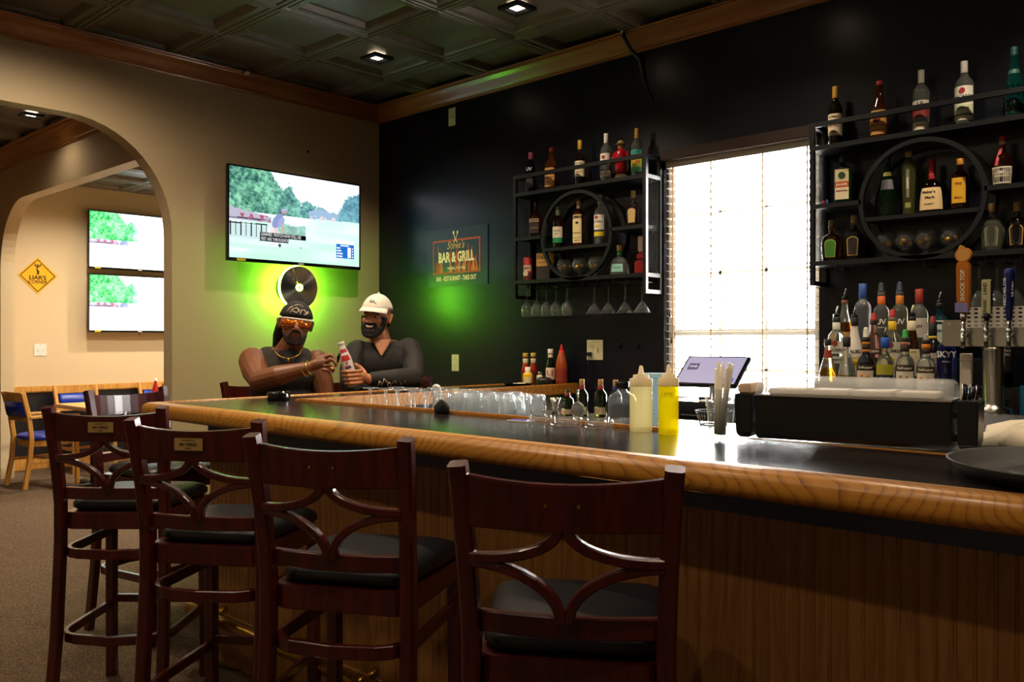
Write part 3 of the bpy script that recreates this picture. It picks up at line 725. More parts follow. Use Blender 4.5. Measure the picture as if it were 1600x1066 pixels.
GG = glass('green_glass', '#12551f'); GD = glass('dark_spirit_glass', '#2a0f06'); GN = glass('navy_glass', '#141c48'); GT = glass('teal_glass', '#1f8f86')
GP = glass('pale_spirit_glass', '#e4e6cf'); GY = glass('gold_spirit_glass', '#d8a22c'); GBl = glass('cobalt_glass', '#1e35b8', rough=.05); GF = glass('frosted_glass', '#d6dcea', rough=.35)
GO = glass('olive_glass', '#3c4a12')
def wall_rot(x, y, k=.4): return math.degrees(math.atan2(-x, y))*k
YB = 4.075
def onshelf(lv, x, y=YB): return (x, y, SZ[lv]+.0005)
def SH(name, label, x, lv, H, Rr, prof, gl, group, rot=None, **k):
    return bottle(name, label, 'bottle', onshelf(lv, x), wall_rot(x, YB) if rot is None else rot, H, Rr, prof, gl, group=group, **k)
g1, g2 = 'bottles on the ringed shelf by the poster', 'bottles on the ringed shelf above the taps'
BB = 'liquor_bottle'
SH(BB, 'dark navy vodka bottle with pink cap lettered UV, on the shelf top by the poster', -3.615, 'top', .264, .030, 'tall', GN, g1, caps=[(.83, 1, .0135, '#a8465e')], texts=[('UV', .58, .030, '#e8e4ee', None)], labels=[(.14, .36, 55, '#3b3430')])
SH(BB, 'amber whiskey bottle with red cap and tan label, on the shelf top by the poster', -3.445, 'top', .266, .036, 'wine', GA, g1, n=3.2, caps=[(.92, 1, .0135, '#a8201c')], labels=[(.08, .36, 52, '#c9954e'), (.40, .52, 52, '#c08d4c')], texts=[('BOURBON', .30, .012, '#5b1a10', 0), ('SINCE', .20, .008, '#5b1a10', 0)])
SH(BB, 'dark rum bottle with gold cap and cream label, on the shelf top by the poster', -3.218, 'top', .277, .031, 'wine', GD, g1, caps=[(.80, 1, .0135, '#c99a2e')], labels=[(.20, .42, 80, '#e2d3b4'), (.45, .54, 80, '#e2d3b4')], texts=[('Gran Rum', .49, .012, '#1c1712', 1), ('RESERVE', .30, .010, '#7a4a22', 0)])
SH(BB, 'clear white rum bottle with white cap and round red emblem, beside the red figurine', -3.023, 'top', .286, .034, 'round', GC, g1, caps=[(.80, 1, .0135, '#e9e6e0')], labels=[(.34, .58, 70, '#e9e4da'), (.10, .22, 70, '#d8d4cb')], texts=[('BACARDI', .42, .014, '#231f1d', 0), ('SUPERIOR', .16, .010, '#8a6a3a', 1)], extra=lambda t, H, Rr: MB().tube([(-.004, -.0345, .50*H), (-.004, -.0362, .50*H)], .011, 14).build('emblem', mat_of('#a3202a'), t))
SH(BB, 'clear rum bottle with orange cap and green yellow tropical label, at the shelf end', -2.806, 'top', .28, .033, 'round', GC, g1, caps=[(.79, 1, .0135, '#c98b3c')], labels=[(.10, .20, 75, '#4fae72'), (.20, .40, 75, '#c8d23a'), (.46, .55, 75, '#3fae98')], texts=[('RUM', .30, .026, '#d8641e', 1), ('ISLAND', .50, .012, '#1a5a50', 2)])
# red ceramic figurine bottle (a generic one)
t = thing('ceramic_figurine', 'small red ceramic figurine with cream base standing between two rum bottles', 'figurine', onshelf('top', -2.925, 4.085), R(20))
MB().lathe([(.030, 0), (.034, .008), (.033, .028), (.026, .034)], 16).build('base', mat_of('#e8d9a8'), t)
MB().lathe([(.026, .034), (.033, .05), (.034, .10), (.037, .135), (.033, .165), (.015, .182)], 16).build('coat', plain('red_glaze', '#a30f1c', .25), t)
for s in (-1, 1): MB().tube([(s*.032, 0, .16), (s*.042, -.012, .12), (s*.02, -.036, .115)], [.013, .012, .009], 8).build('sleeve', plain('red_glaze', '#a30f1c', .25), t)
MB().ball((0, 0, .198), (.020, .020, .022)).build('head', mat_of('#c99a6a'), t)
MB().lathe([(.032, .208), (.033, .211), (.020, .214), (.019, .226), (.010, .233)], 16).build('hat', mat_of('#8f7a3a'), t)
SH(BB, 'squat dark bourbon bottle with dark label, left of the ring beside the poster', -3.572, 'mid', .226, .044, 'bulb', GB, g1, n=3.0, asp=.7, caps=[(.80, 1, .012, '#2a1710')], labels=[(.12, .40, 42, '#241510'), (.42, .52, 42, '#8a7658')], texts=[('RESERVE', .47, .011, '#241510', 1), ('BOURBON', .26, .009, '#a98a5c', 0)])
SH(BB, 'whisky bottle with cream and emerald green label, inside the ring', -3.388, 'ring', .26, .034, 'tall', GB, g1, caps=[(.78, 1, .014, '#5f6a52')], labels=[(.14, .26, 70, '#128a5a'), (.26, .52, 70, '#e0d3bb')], texts=[('THE GLEN', .42, .010, '#1f2a24', 1), ('LIVET', .35, .010, '#1f2a24', 1)])
SH(BB, 'tall bottle with cork and long cream label with a dark-haired head, inside the ring', -3.228, 'ring', .294, .031, 'round', GA, g1, n=4, caps=[(.84, 1, .013, '#b08c4c'), (.78, .84, .012, '#e0d8c8', 1, 'neck_band')], labels=[(.08, .66, 50, '#e3cf94')], texts=[('LOCO', .60, .020, '#2b2418', 0), ('TEQUILA', .28, .011, '#2b2418', 0), ('100% AGAVE', .18, .007, '#2b2418', 0), ('RESERVA', .13, .008, '#2b2418', 0)],
   extra=lambda t, H, Rr: (MB().ball((0, -.0300, .46*H), (.010, .0015, .012)).build('face_print', mat_of('#dcb98e'), t), MB().ball((.001, -.0305, .49*H), (.014, .0018, .011)).build('hair_print', mat_of('#1b1512'), t)))
SH(BB, 'clear rum bottle with tan cap and yellow lemon label, inside the ring', -3.069, 'ring', .295, .034, 'round', GC, g1, caps=[(.82, 1, .0135, '#c8b48c')], labels=[(.30, .60, 65, '#ece7dc'), (.17, .26, 65, '#e6c81e')], texts=[('BACARDI', .46, .013, '#231f1d', 0)], extra=lambda t, H, Rr: (MB().tube([(-.008, -.0335, .55*H), (-.008, -.0360, .55*H)], .010, 14).build('emblem', mat_of('#a3202a'), t), MB().ball((-.002, -.0335, .37*H), (.014, .002, .009)).build('lemon_print', mat_of('#e6c21e'), t)))
def crown_lab(c1, c2='#c9a44c'):
    def f(t, H, Rr):
        for k, (mm, off) in enumerate(((c2, .0), (c1, .0006))):
            w_ = (.026, .0225)[k]; z0 = (.10, .115)[k]*H; z1 = (.44, .43)[k]*H
            poly = [(-w_*.85, z0), (w_*.85, z0), (w_, z1)]+[(w_*math.cos(R(a)), z1+w_*.7*math.sin(R(a))) for a in (30, 60, 90, 120, 150)]+[(-w_, z1)]
            mb = MB(); mb.prism(poly, lambda a, b_, d: (a, d-.018*(1-math.sqrt(max(0, 1-(a/.075)**2))) if False else d, b_), -Rr*.64-.0015-off, -Rr*.5)
            mb.build('label' if k else 'label_border', mat_of(mm), t)
    return f
SH(BB, 'small whisky decanter with tan arched label, right of the ring by the window', -2.832, 'mid', .208, .040, 'bulb', GB, g1, asp=.62, n=2.6, caps=[(.80, 1, .013, '#9a7c3c')], extra=crown_lab('#d1b070', '#3a2a14'), texts=[])
gob_g = 'bubble goblets holding gold sweets'
def goblet(x, lv, lab, y=YB-.01):
    t = thing('bubble_goblet', lab, 'goblet', onshelf(lv, x, y), 0, gob_g)
    MB().lathe([(.030, 0), (.031, .004), (.012, .010), (.010, .024), (.020, .032), (.040, .050), (.047, .074), (.043, .098), (.035, .116), (.0335, .116), (.0415, .098), (.0455, .074), (.038, .051), (.018, .034), (.002, .030)], 20).build('goblet_bowl', 'thin', t)
    for i in range(3):
        a = i*2.1+x*9
        o = tag(obj('gold_sweet', GSM, None, (x+.020*math.cos(a), y+.020*math.sin(a), SZ[lv]+.062+.012*(i == 2))), 'round sweet in gold foil lying in a bubble goblet', 'sweet', 'gold foil sweets in the goblets')
GSM = MB().ball((0, 0, 0), .0165, 10, 7).mesh('gold_sweet', plain('gold_foil', '#c9962a', .3, .9))
for x, w_ in ((-3.332, 'beside the brown labelled box'), (-3.213, 'between two other goblets under the ring shelf'), (-3.093, 'beside the squat tequila bottle')): goblet(x, 'bot', 'clear bubble goblet with gold sweets '+w_)
t = bottle('drink_can', 'red drink can with a pale round badge on the lowest shelf by the poster', 'can', onshelf('bot', -3.632, 4.07), 20, .15, .030, 'cyl', '#a8222a', caps=[(.985, 1.0, .027, 'steel', 1, 'lid')], labels=[(.0, .32, 180, '#3a2c22'), (.40, .66, 60, '#c9b8a0')], texts=[('CHERRY', .52, .014, '#7a1218', 1)], body='can_body')
MB().tube([(-.004, -.0305, .045), (-.004, -.0335, .045)], .017, 16).build('badge', mat_of('#d8c6a8'), t)
t = thing('whiskey_box', 'flat brown and tan whiskey carton on the lowest shelf by the poster', 'carton', onshelf('bot', -3.500, 4.08), R(14))
MB().box(-.047, .047, -.03, .03, 0, .17).build('carton', mat_of('#241711'), t, bevel=.002)
MB().box(-.044, .030, -.0312, -.0302, .085, .165).build('label', mat_of('#b8893e'), t)
MB().box(.047, .0475, -.028, .028, .085, .165).build('label', mat_of('#c79a44'), t)
letters('lettering', 'OAK', .032, '#1f140c' if False else mat_of('#1f140c'), t, at=(-.006, .138), depth=-.0318); letters('lettering', 'WHISKEY', .013, mat_of('#1f140c'), t, at=(-.006, .108), depth=-.0318)
SH(BB, 'squat clear tequila bottle with round cork and green neck ribbon', -2.926, 'bot', .174, .056, 'flask', GC, g1, n=3, asp=.8, caps=[(.80, 1, .016, '#b98c4c'), (.66, .78, .0145, '#2f8f3c', 1, 'ribbon')], labels=[(.10, .36, 35, '#8fc9bc')], texts=[('TEQUILA', .24, .010, '#2a5148', 0)])
t = thing('red_bottle_stack', 'red faceted decanter with pale stopper on the lowest shelf by the window', 'decanter', onshelf('bot', -2.775, 4.08), R(18))
MB().box(-.036, .036, -.03, .03, 0, .075).build('base', plain('red_lacquer', '#96201a', .25), t, bevel=.006)
MB().box(-.028, .028, -.024, .024, .075, .125).build('shoulder', plain('red_lacquer', '#96201a', .25), t, bevel=.012)
MB().box(-.020, .020, -.018, .018, .125, .215).build('stopper', mat_of('#b9a79a'), t, bevel=.004)

SH(BB, 'dark rum bottle with gold cap and cream label, on the shelf top near the window', -1.664, 'top', .289, .032, 'wine', GD, g2, caps=[(.80, 1, .014, '#c99a2e')], labels=[(.17, .40, 80, '#e2d3b4'), (.43, .53, 80, '#e2d3b4')], texts=[('El Mayor', .48, .014, '#1c1712', 1), ('RON ANEJO', .32, .010, '#7a4a22', 0), ('1888', .23, .012, '#7a4a22', 0)])
SH(BB, 'bourbon bottle with red cap and tan label, on the shelf top above the ring', -1.457, 'top', .272, .039, 'slope', GA, g2, n=3.4, caps=[(.93, 1, .0145, '#c2342e')], labels=[(.07, .34, 52, '#c9954e'), (.38, .48, 52, '#c08d4c')], texts=[('KENTUCKY', .22, .012, '#5b1a10', 0), ('BOURBON', .14, .010, '#5b1a10', 0)], extra=lambda t, H, Rr: MB().tube([(-.004, -.0385, .32*H), (-.004, -.0408, .32*H)], .015, 14).build('wax_seal', mat_of('#7a1c18'), t))
SH(BB, 'clear vodka bottle with white cap and red white label, above the ring', -1.275, 'top', .284, .035, 'round', GC, g2, caps=[(.79, 1, .0135, '#e4ded2')], labels=[(.04, .16, 70, '#d9d0c0'), (.24, .38, 70, '#8a2a26'), (.38, .50, 70, '#ded5c4')], texts=[('1.0', .45, .022, '#231f1d', 2), ('SPIRIT', .10, .011, '#8a2a26', 0)])
SH(BB, 'clear white rum bottle with white cap and red emblem, beside the tall teal bottle', -1.098, 'top', .284, .038, 'round', GC, g2, caps=[(.82, 1, .0145, '#ece9e2')], labels=[(.32, .60, 70, '#ece7dc'), (.18, .32, 70, '#cfd2b4'), (.08, .15, 70, '#d9d4c8')], texts=[('BACARDI', .44, .017, '#231f1d', 0), ('SUPERIOR', .26, .011, '#2b3a2a', 1)], extra=lambda t, H, Rr: MB().tube([(-.002, -.0385, .53*H), (-.002, -.0403, .53*H)], .012, 14).build('emblem', mat_of('#a3202a'), t))
def studs(c, z0, z1, rows_=7, nn=12):
    def f(t, H, Rr):
        mb = MB()
        for i in range(rows_):
            for j in range(nn):
                a = 2*PI*(j+.5*(i % 2))/nn; z = (z0+(z1-z0)*i/(rows_-1))*H
                mb.ball((Rr*.985*math.cos(a), Rr*.985*math.sin(a), z), .0055, 6, 4)
        o = mb.build('glass_studs', mat_of(c), t); o['kind'] = 'stuff'
    return f
SH(BB, 'tall studded teal glass bottle standing on the shelf top by the white rum', -.906, 'top', .301, .038, 'slope', GT, g2, caps=[(.84, 1, .0135, '#24585a')], labels=[(.62, .68, 60, '#2b5a52')], texts=[], extra=studs(GT, .06, .45))
SH(BB, 'flat green herbal liqueur bottle with cream and orange label, left of the ring', -1.627, 'mid', .235, .038, 'square', GG, g2, n=7, asp=.62, caps=[(.86, 1, .0155, '#20261f')], labels=[(.09, .33, 40, '#dccfae'), (.33, .45, 40, '#b8482a'), (.45, .70, 40, '#cdbd92')], texts=[('JAGER', .39, .013, '#e8dcc0', 1), ('MEISTER', .26, .010, '#8a2a1c', 0)], extra=lambda t, H, Rr: MB().tube([(0, -.0235, .575*H), (0, -.0262, .575*H)], .0165, 18).build('emblem', mat_of('#1f3a22'), t))
t = thing('glass_dice', 'tiny red and blue figures on a wooden base at the shelf edge', 'ornament', onshelf('mid', -1.708, 4.06), 0)
MB().box(-.018, .022, -.012, .012, 0, .006).build('base', 'chair_oak', t); MB().ball((-.008, 0, .017), (.007, .007, .011)).build('red_figure', mat_of('#b8241e'), t); MB().ball((.010, 0, .018), (.007, .007, .012)).build('blue_figure', mat_of('#1f4fae'), t)
SH(BB, 'studded green glass bottle with long neck, inside the ring above the taps', -1.419, 'ring', .289, .036, 'slope', GG, g2, caps=[(.86, 1, .013, '#2a3328')], labels=[(.44, .60, 55, '#6d6a78'), (.66, .72, 60, '#b8b24a')], texts=[('AGAVE', .69, .008, '#2b2f1c', 1)], extra=studs(GG, .06, .40))
SH(BB, 'tall fluted pale elderflower bottle with cork, inside the ring above the taps', -1.327, 'ring', .29, .031, 'vase', glass('pale_olive_glass', '#b9bd6a'), g2, n=3, caps=[(.91, 1, .0155, '#a58a58')], labels=[(.28, .72, 13, '#7d7a68'), (.12, .20, 26, '#8f8c58')], texts=[('GERMAIN', .50, .012, '#e6e2d0', 0, 0, 1.0, True)])
SH(BB, 'bourbon bottle dipped in red wax with wide cream label, inside the ring', -1.229, 'ring', .245, .049, 'flask', GD, g2, n=3.4, asp=.8, caps=[(.74, .99, .0155, '#a8141c', .85), (.60, .76, .0150, '#9a1219', .95, 'wax_drip')], labels=[(.06, .46, 58, '#dcc18c')], texts=[("Maker's", .38, .017, '#2b2016', 0, -10), ('Mark', .28, .017, '#2b2016', 0, -4), ('WHISKY', .16, .009, '#2b2016', 0, -8)], body='glass_body')
SH(BB, 'amber cinnamon whisky bottle with yellow cap and yellow label, inside the ring', -1.114, 'ring', .229, .036, 'round', GB, g2, n=3, caps=[(.88, 1, .0145, '#c98a1e')], labels=[(.14, .62, 42, '#d9a61e')], texts=[('FIRE', .50, .015, '#7a1c10', 0), ('BALL', .24, .013, '#7a1c10', 0)], rot=4, extra=lambda t, H, Rr: MB().ball((0, -.0345, .37*H), (.009, .002, .013)).build('flame_print', mat_of('#b02c14'), t))
SH(BB, 'orange liqueur bottle with red ribbon and dark label, right of the ring', -.949, 'mid', .214, .042, 'bulb', GB, g2, caps=[(.83, .90, .0135, '#c9a86c', 1, 'neck_band'), (.90, 1, .0135, '#a8141c')], labels=[(.05, .38, 60, '#e6ddc8'), (.08, .35, 56, '#2a1712')], texts=[('GRAND', .29, .010, '#e6ddc8', 1), ('MARNIER', .20, .014, '#e6ddc8', 1)], extra=lambda t, H, Rr: (MB().bar([(0, -.013, .82*H), (-.008, -.022, .66*H), (-.014, -.039, .52*H), (-.018, -.0445, .40*H)], .012, .002, up=(0, 1, 0)).build('ribbon', mat_of('#a8141c'), t)))
SH(BB, 'whisky decanter with green apple label on the lowest shelf by the window', -1.682, 'bot', .20, .047, 'bulb', GB, g2, asp=.62, n=2.6, caps=[(.80, 1, .0145, '#6b5a2c')], extra=crown_lab('#3f7a1e', '#8fae3a'))
SH(BB, 'whisky decanter with dark gold-edged label beside the green apple one', -1.575, 'bot', .212, .047, 'bulb', GD, g2, asp=.62, n=2.6, caps=[(.80, 1, .0145, '#8a6f38')], extra=crown_lab('#2c1c1a'))
for x, w_ in ((-1.428, 'beside the dark labelled decanter'), (-1.338, 'beneath the elderflower bottle'), (-1.253, 'beneath the red wax bottle'), (-1.147, 'beneath the yellow capped bottle')): goblet(x, 'bot', 'clear bubble goblet with gold sweets '+w_)
SH(BB, 'pale clear decanter with silver green label on the lowest shelf above the taps', -.988, 'bot', .205, .046, 'bulb', GP, g2, asp=.7, n=2.6, caps=[(.80, 1, .014, '#8a6f38')], extra=crown_lab('#5a6b50', '#a89a6a'))
SH(BB, 'dark decanter with black gold-edged label at the end of the lowest shelf', -.895, 'bot', .20, .044, 'bulb', GD, g2, asp=.7, n=2.6, caps=[(.80, 1, .014, '#8a6f38')], extra=crown_lab('#1c1110'))

# hanging glasses
def wine_mesh(h=.185, r=.036):
    mb = MB(); s = h/.185
    mb.lathe([(.033, 0), (.033, -.0025), (.006, -.007*s), (.0042, -.03*s), (.0042, -.085*s), (.012, -.095*s), (r*.85, -.118*s), (r, -.140*s), (r*.93, -.165*s), (r*.80, -h), (r*.80-.0014, -h), (r*.93-.0015, -.165*s), (r-.0015, -.140*s), (r*.82, -.120*s), (.010, -.099*s), (.001, -.097*s)], 24)
    return mb.mesh('wine_glass', 'thin')
def martini_mesh():
    mb = MB(); mb.lathe([(.034, 0), (.034, -.0025), (.006, -.007), (.004, -.03), (.004, -.105), (.010, -.115), (.054, -.178), (.0525, -.178), (.009, -.117), (.001, -.115)], 28)
    return mb.mesh('martini_glass', 'thin')
WG, MG, FGm = wine_mesh(), martini_mesh(), wine_mesh(.235, .033)
for x in (-3.636, -3.55, -3.471, -3.393, -3.307): tag(obj('wine_glass', WG, None, (x, 4.06, 1.6725)), 'clear wine glass hanging upside down under the shelf by the poster', 'wine glass', 'hanging wine glasses by the poster')
for x in (-3.098, -2.995, -2.877, -2.76): tag(obj('martini_glass', MG, None, (x, 4.06, 1.6725)), 'clear martini glass hanging upside down under the shelf by the window', 'martini glass', 'hanging martini glasses')
for x in (-1.035, -.9665, -.9, -.836): tag(obj('tall_wine_glass', FGm, None, (x, 4.06, 1.6725)), 'tall wine glass hanging upside down behind the tap handles', 'wine glass', 'hanging glasses behind the taps')

# ------------------------------------------------------------------ back counter, stand, bottles on the stand
bc = thing('back_counter', 'black cabinet counter along the navy wall below the window', 'counter', (0, 0, 0))
MB().box(-2.75, -.95, 3.50, WY-.004, .915, .95).build('counter_top', 'blackgloss', bc, bevel=.004)
MB().box(-2.73, -.95, 3.56, WY-.004, 0, .915).build('body', 'blackmetal', bc)
for i in range(4):
    d = MB().box(-2.72+.445*i, -2.72+.445*i+.435, 3.545, 3.56, .08, .90).build('door', 'blackplastic', bc, bevel=.003)
    MB().tube([(-2.34+.445*i, 3.535, .6), (-2.34+.445*i, 3.535, .75)], .006, 8).build('handle', 'steel', d)
tc_ = thing('tap_cabinet', 'black cabinet carrying the steel drip tray and beer tower', 'cabinet', (0, 0, 0))
MB().box(-.945, 1.3, 3.48, WY-.004, 0, 1.0).build('body', 'blackmetal', tc_)
for i in range(3): MB().box(-.93+.62*i, -.93+.62*i+.6, 3.466, 3.48, .06, .96).build('door', 'blackplastic', tc_, bevel=.003)
st = thing('tiered_bottle_stand', 'black three-step stand filled with pour bottles beside the window', 'stand', (0, 0, 0))
for y0, y1, z1 in ((3.665, 3.775, 1.085), (3.775, 3.885, 1.15), (3.885, 4.0, 1.26)):
    MB().box(-1.64, -.951, y0, y1, .9505, z1).build('step', 'blackplastic', st, bevel=.002)
st2 = thing('small_bottle_riser', 'black riser behind the beer tower column carrying tall bottles', 'riser', (0, 0, 0))
MB().box(-.945, -.52, 3.80, 3.92, 1.0005, 1.15).build('step', 'blackplastic', st2, bevel=.002)
bg_ = 'pour bottles on the stepped stand'
T1, T2, T3 = (3.72, 1.0855), (3.83, 1.1505), (3.94, 1.2605)
def ST(label, x, tier, H, Rr, prof, gl, rot=None, **k):
    Rr = min(Rr, .0370)
    return bottle(BB, label, 'bottle', (x, tier[0], tier[1]), wall_rot(x, tier[0], .8) if rot is None else rot, H, Rr, prof, gl, group=bg_, **k)
ST('amber whiskey bottle with steel pourer, behind the white rum by the window', -1.565, T3, .275, .036, 'slope', glass('half_whiskey', '#a85a18', level=.16), caps=[(.90, .955, .014, '#7a4a2a', 1, 'neck_band')], labels=[(.12, .42, 60, '#b98a4c')], extra=pourer())
ST('frosted vodka bottle with blue neck, standing in the back row of the stand', -1.483, T3, .335, .036, 'tall', GF, caps=[(.80, 1, .0165, '#2f57a8')], labels=[], texts=[('PA', .90, .014, '#dfe6f2', None)])
ST('clear UV vodka bottle with orange neck and dark pour cap, beside the frosted bottle', -1.401, T3, .305, .034, 'tall', GC, caps=[(.74, .90, .0165, '#d8641e', 1, 'neck_wrap'), (.90, .97, .0155, '#5a5450', 1, 'neck_band')], texts=[('UV', .52, .032, '#f0ece6', None), ('VODKA', .44, .008, '#f0ece6', None)], extra=capper('#20252f', .015, .045))
ST('clear UV vodka bottle with amber orange neck, behind the bottle numbered seven', -1.322, T3, .305, .034, 'tall', GP, caps=[(.74, .90, .0165, '#c9761e', 1, 'neck_wrap'), (.90, .97, .0155, '#4a4a50', 1, 'neck_band')], texts=[('UV', .52, .032, '#f0ece6', None)], extra=capper('#1f2b50', .015, .045))
ST('clear bottle with red wax neck and pale label in the back row of the stand', -1.241, T3, .30, .037, 'round', GC, caps=[(.80, 1, .0165, '#a03226')], labels=[(.30, .58, 60, '#d8cfc4')], texts=[('GIN', .46, .016, '#4a4550', 0)])
ST('teal gin bottle with pale arched label and steel pourer in the back row', -1.158, T3, .245, .0335, 'round', glass('sapphire_glass', '#1f7f94'), n=3, labels=[(.10, .66, 50, '#cfdfdc')], texts=[('GIN', .48, .016, '#1f3f5a', 0)], caps=[(.90, .97, .016, '#14181c', 1, 'neck_band')], extra=pourer())
ST('clear white rum bottle with red emblem and white pourer next to the window', -1.559, T2, .305, .040, 'round', GC, caps=[(.72, .88, .0165, '#cfd8c4', 1, 'neck_wrap'), (.88, .96, .017, '#1c201c', 1, 'neck_band')], labels=[(.42, .60, 65, '#d8d4c6'), (.28, .38, 65, '#b9c0b4')], texts=[('BACARDI', .47, .018, '#231f1d', 0), ('SUPERIOR', .33, .010, '#231f1d', 1)], extra=two(pourer('white'), lambda t, H, Rr: MB().tube([(-.004, -.0365, .57*H), (-.004, -.0395, .57*H)], .013, 16).build('emblem', mat_of('#8f3a30'), t)))
ST('white coconut rum bottle with sloping shoulders and sunset emblem', -1.478, T2, .30, .042, 'slope', plain('opaque_white_glass', '#e6dfd2', .25), caps=[(.84, .96, .016, '#1a1614', 1, 'neck_wrap')], labels=[(.20, .38, 32, '#d8c87a')], texts=[('MALIBU', .46, .020, '#3a3430', None)], extra=two(pourer(), lambda t, H, Rr: MB().ball((0, -.0372, .30*H), (.016, .003, .014)).build('sunset_print', mat_of('#c9a41e'), t)))
ST('pale pink flavoured vodka bottle with red pour cap', -1.395, T2, .285, .034, 'round', glass('pink_spirit', '#d89a86'), caps=[(.90, .97, .015, '#1a1614', 1, 'neck_band')], labels=[(.45, .53, 60, '#4a2a28')], texts=[('OCEAN', .49, .014, '#e8ddd4', 0)], extra=capper('#a8201c', .014, .035))
ST('lemon rum bottle with yellow neck label and red pour cap', -1.316, T2, .30, .038, 'round', GP, caps=[(.76, .90, .0165, '#e6c01e', 1, 'neck_wrap'), (.90, .96, .016, '#7a6a5a', 1, 'neck_band')], labels=[(.25, .60, 60, '#e2dbc6')], texts=[('BACARDI', .47, .018, '#231f1d', 0)], extra=two(capper('#b81f2a', .013, .035), lambda t, H, Rr: (MB().tube([(-.004, -.0365, .56*H), (-.004, -.0395, .56*H)], .012, 16).build('emblem', mat_of('#8f3a30'), t), MB().ball((0, -.0372, .35*H), (.013, .002, .013)).build('lemon_print', mat_of('#c9c01e'), t))))
ST('dark whiskey bottle numbered seven in red on a cream label', -1.235, T2, .30, .037, 'slope', glass('seven_amber', '#5a2a0a'), caps=[(.74, .90, .0165, '#e6d9b8', 1, 'neck_wrap'), (.90, .96, .0155, '#1c1512', 1, 'neck_band')], labels=[(.12, .50, 60, '#dccfa8')], texts=[('7', .29, .080, '#b8241e', 0), ('7', .82, .030, '#b8241e', None, 0, .9), ('CROWN', .46, .010, '#5a3a20', 0)], extra=pourer('#e0d2a8'))
ST('dark brown bottle with yellow neck ring behind the cobalt bottle', -1.153, T2, .27, .040, 'shelfy', GD, caps=[(.72, .76, .0180, '#c9b01e', 1, 'neck_band'), (.76, .97, .0165, '#16120f', 1, 'neck_wrap')], labels=[(.20, .50, 60, '#cfc0b4')], texts=[('LIQUEUR', .40, .012, '#8a4a4a', 0)], extra=capper('#7a1a1c', .014, .03))
ST('short yellow liqueur bottle with dark cap next to the window in the front row', -1.552, T1, .25, .044, 'slope', glass('honey_liqueur', '#d89a1a', level=.13, h2='#f0e6c0'), caps=[(.92, 1.03, .0155, '#14110f')], labels=[(.70, .84, 75, '#8f2a1a'), (.05, .22, 60, '#8a3a2c')])
ST('clear shouldered bottle of amber rum with black cap in the front row', -1.470, T1, .26, .042, 'slope', glass('rum_liqueur', '#b8801a', level=.10), caps=[(.86, 1.03, .0165, '#120f0d')], labels=[(.03, .18, 60, '#2a1c12')])
FR = dict(prof='shelfy')
def fruit(c, leaf=False):
    def f(t, H, Rr):
        for k, (a, z) in enumerate(((-24, .38), (14, .37), (38, .30))):
            an = R(-90+a); MB().ball(((Rr-.0095)*math.cos(an), (Rr-.0095)*math.sin(an), z*H), (.012, .012, .013), 12, 8).build('fruit_print', mat_of(c), t)
    return f
ST('brown liqueur bottle with orange banded neck and oranges on its label', -1.387, T1, .27, .042, 'shelfy', GD, caps=[(.87, .91, .0165, '#c9781e', 1, 'neck_band'), (.79, .87, .0165, '#241a12', 1, 'neck_wrap'), (.75, .79, .0168, '#c9781e', 1, 'neck_band'), (.91, .99, .0165, '#14110f', 1, 'neck_wrap')], labels=[(.20, .46, 60, '#e0cdb0'), (.46, .56, 60, '#1c1410')], texts=[('DeKuyper', .51, .014, '#f0e6d0', 1)], extra=two(capper('#cfcac0', .014, .05), fruit('#d8761e')))
ST('clear bottle with bright blue cap and yellow navy label in the front row', -1.307, T1, .27, .037, 'shelfy', GP, caps=[(.82, .98, .0175, '#1f52b8', 1, 'neck_wrap')], labels=[(.40, .56, 60, '#b0a62a'), (.18, .40, 60, '#161c40')], texts=[('BLUE', .34, .016, '#d8d4c8', 1)], extra=pourer())
ST('clear liqueur bottle with green pour cap and nut label', -1.227, T1, .27, .042, 'shelfy', GC, caps=[(.76, .86, .0165, '#241a12', 1, 'neck_wrap'), (.86, .91, .0170, '#a86a5a', 1, 'neck_band'), (.91, .98, .0165, '#1c2a1c', 1, 'neck_wrap')], labels=[(.20, .46, 60, '#e6ddc8'), (.46, .56, 60, '#3a2a20')], texts=[('DeKuyper', .51, .014, '#f0e6d0', 1)], extra=two(capper('#1f9a3a', .014, .04), fruit('#a8763a')))
ST('clear liqueur bottle with orange neck band and orange slices on its label', -1.145, T1, .26, .042, 'shelfy', GC, caps=[(.76, .84, .0165, '#241a12', 1, 'neck_wrap'), (.84, .91, .0170, '#d87a1e', 1, 'neck_band'), (.91, .98, .0165, '#14110f', 1, 'neck_wrap')], labels=[(.20, .46, 60, '#e6ddc8'), (.46, .56, 60, '#3a2a20')], texts=[('DeKuyper', .51, .014, '#f0e6d0', 1)], extra=two(capper('#8a8a86', .012, .03), fruit('#dc7a1e')))
ST('cobalt blue vodka bottle with white lettering in the front row', -1.067, T1, .315, .043, 'tall', GBl, caps=[(.80, 1, .0165, '#24389a')], texts=[('SKYY', .62, .034, '#e6e9f2', None), ('VODKA', .53, .008, '#e6e9f2', None)])
t = thing('white_carton', 'white paper carton beside the cobalt vodka bottle', 'carton', (-.995, 3.72, 1.0855), R(10)); MB().box(-.02, .02, -.03, .03, 0, .20).build('carton', 'paper', t, bevel=.002); MB().box(-.0202, .0202, -.0305, .0305, .17, .175).build('lid_seam', mat_of('#c9c0b0'), t)
bottle(BB, 'dark brandy bottle with black label behind the steel tower column', 'bottle', (-.905, 3.86, 1.1505), 8, .31, .043, 'round', GB, n=4, caps=[(.82, 1, .0165, '#1a1210')], labels=[(.20, .56, 56, '#1b1718')], texts=[('CHRISTIAN', .47, .013, '#d8d2c8', 0), ('BROTHERS', .42, .013, '#d8d2c8', 0), ('5', .29, .020, '#d8d2c8', 0)], group=bg_)
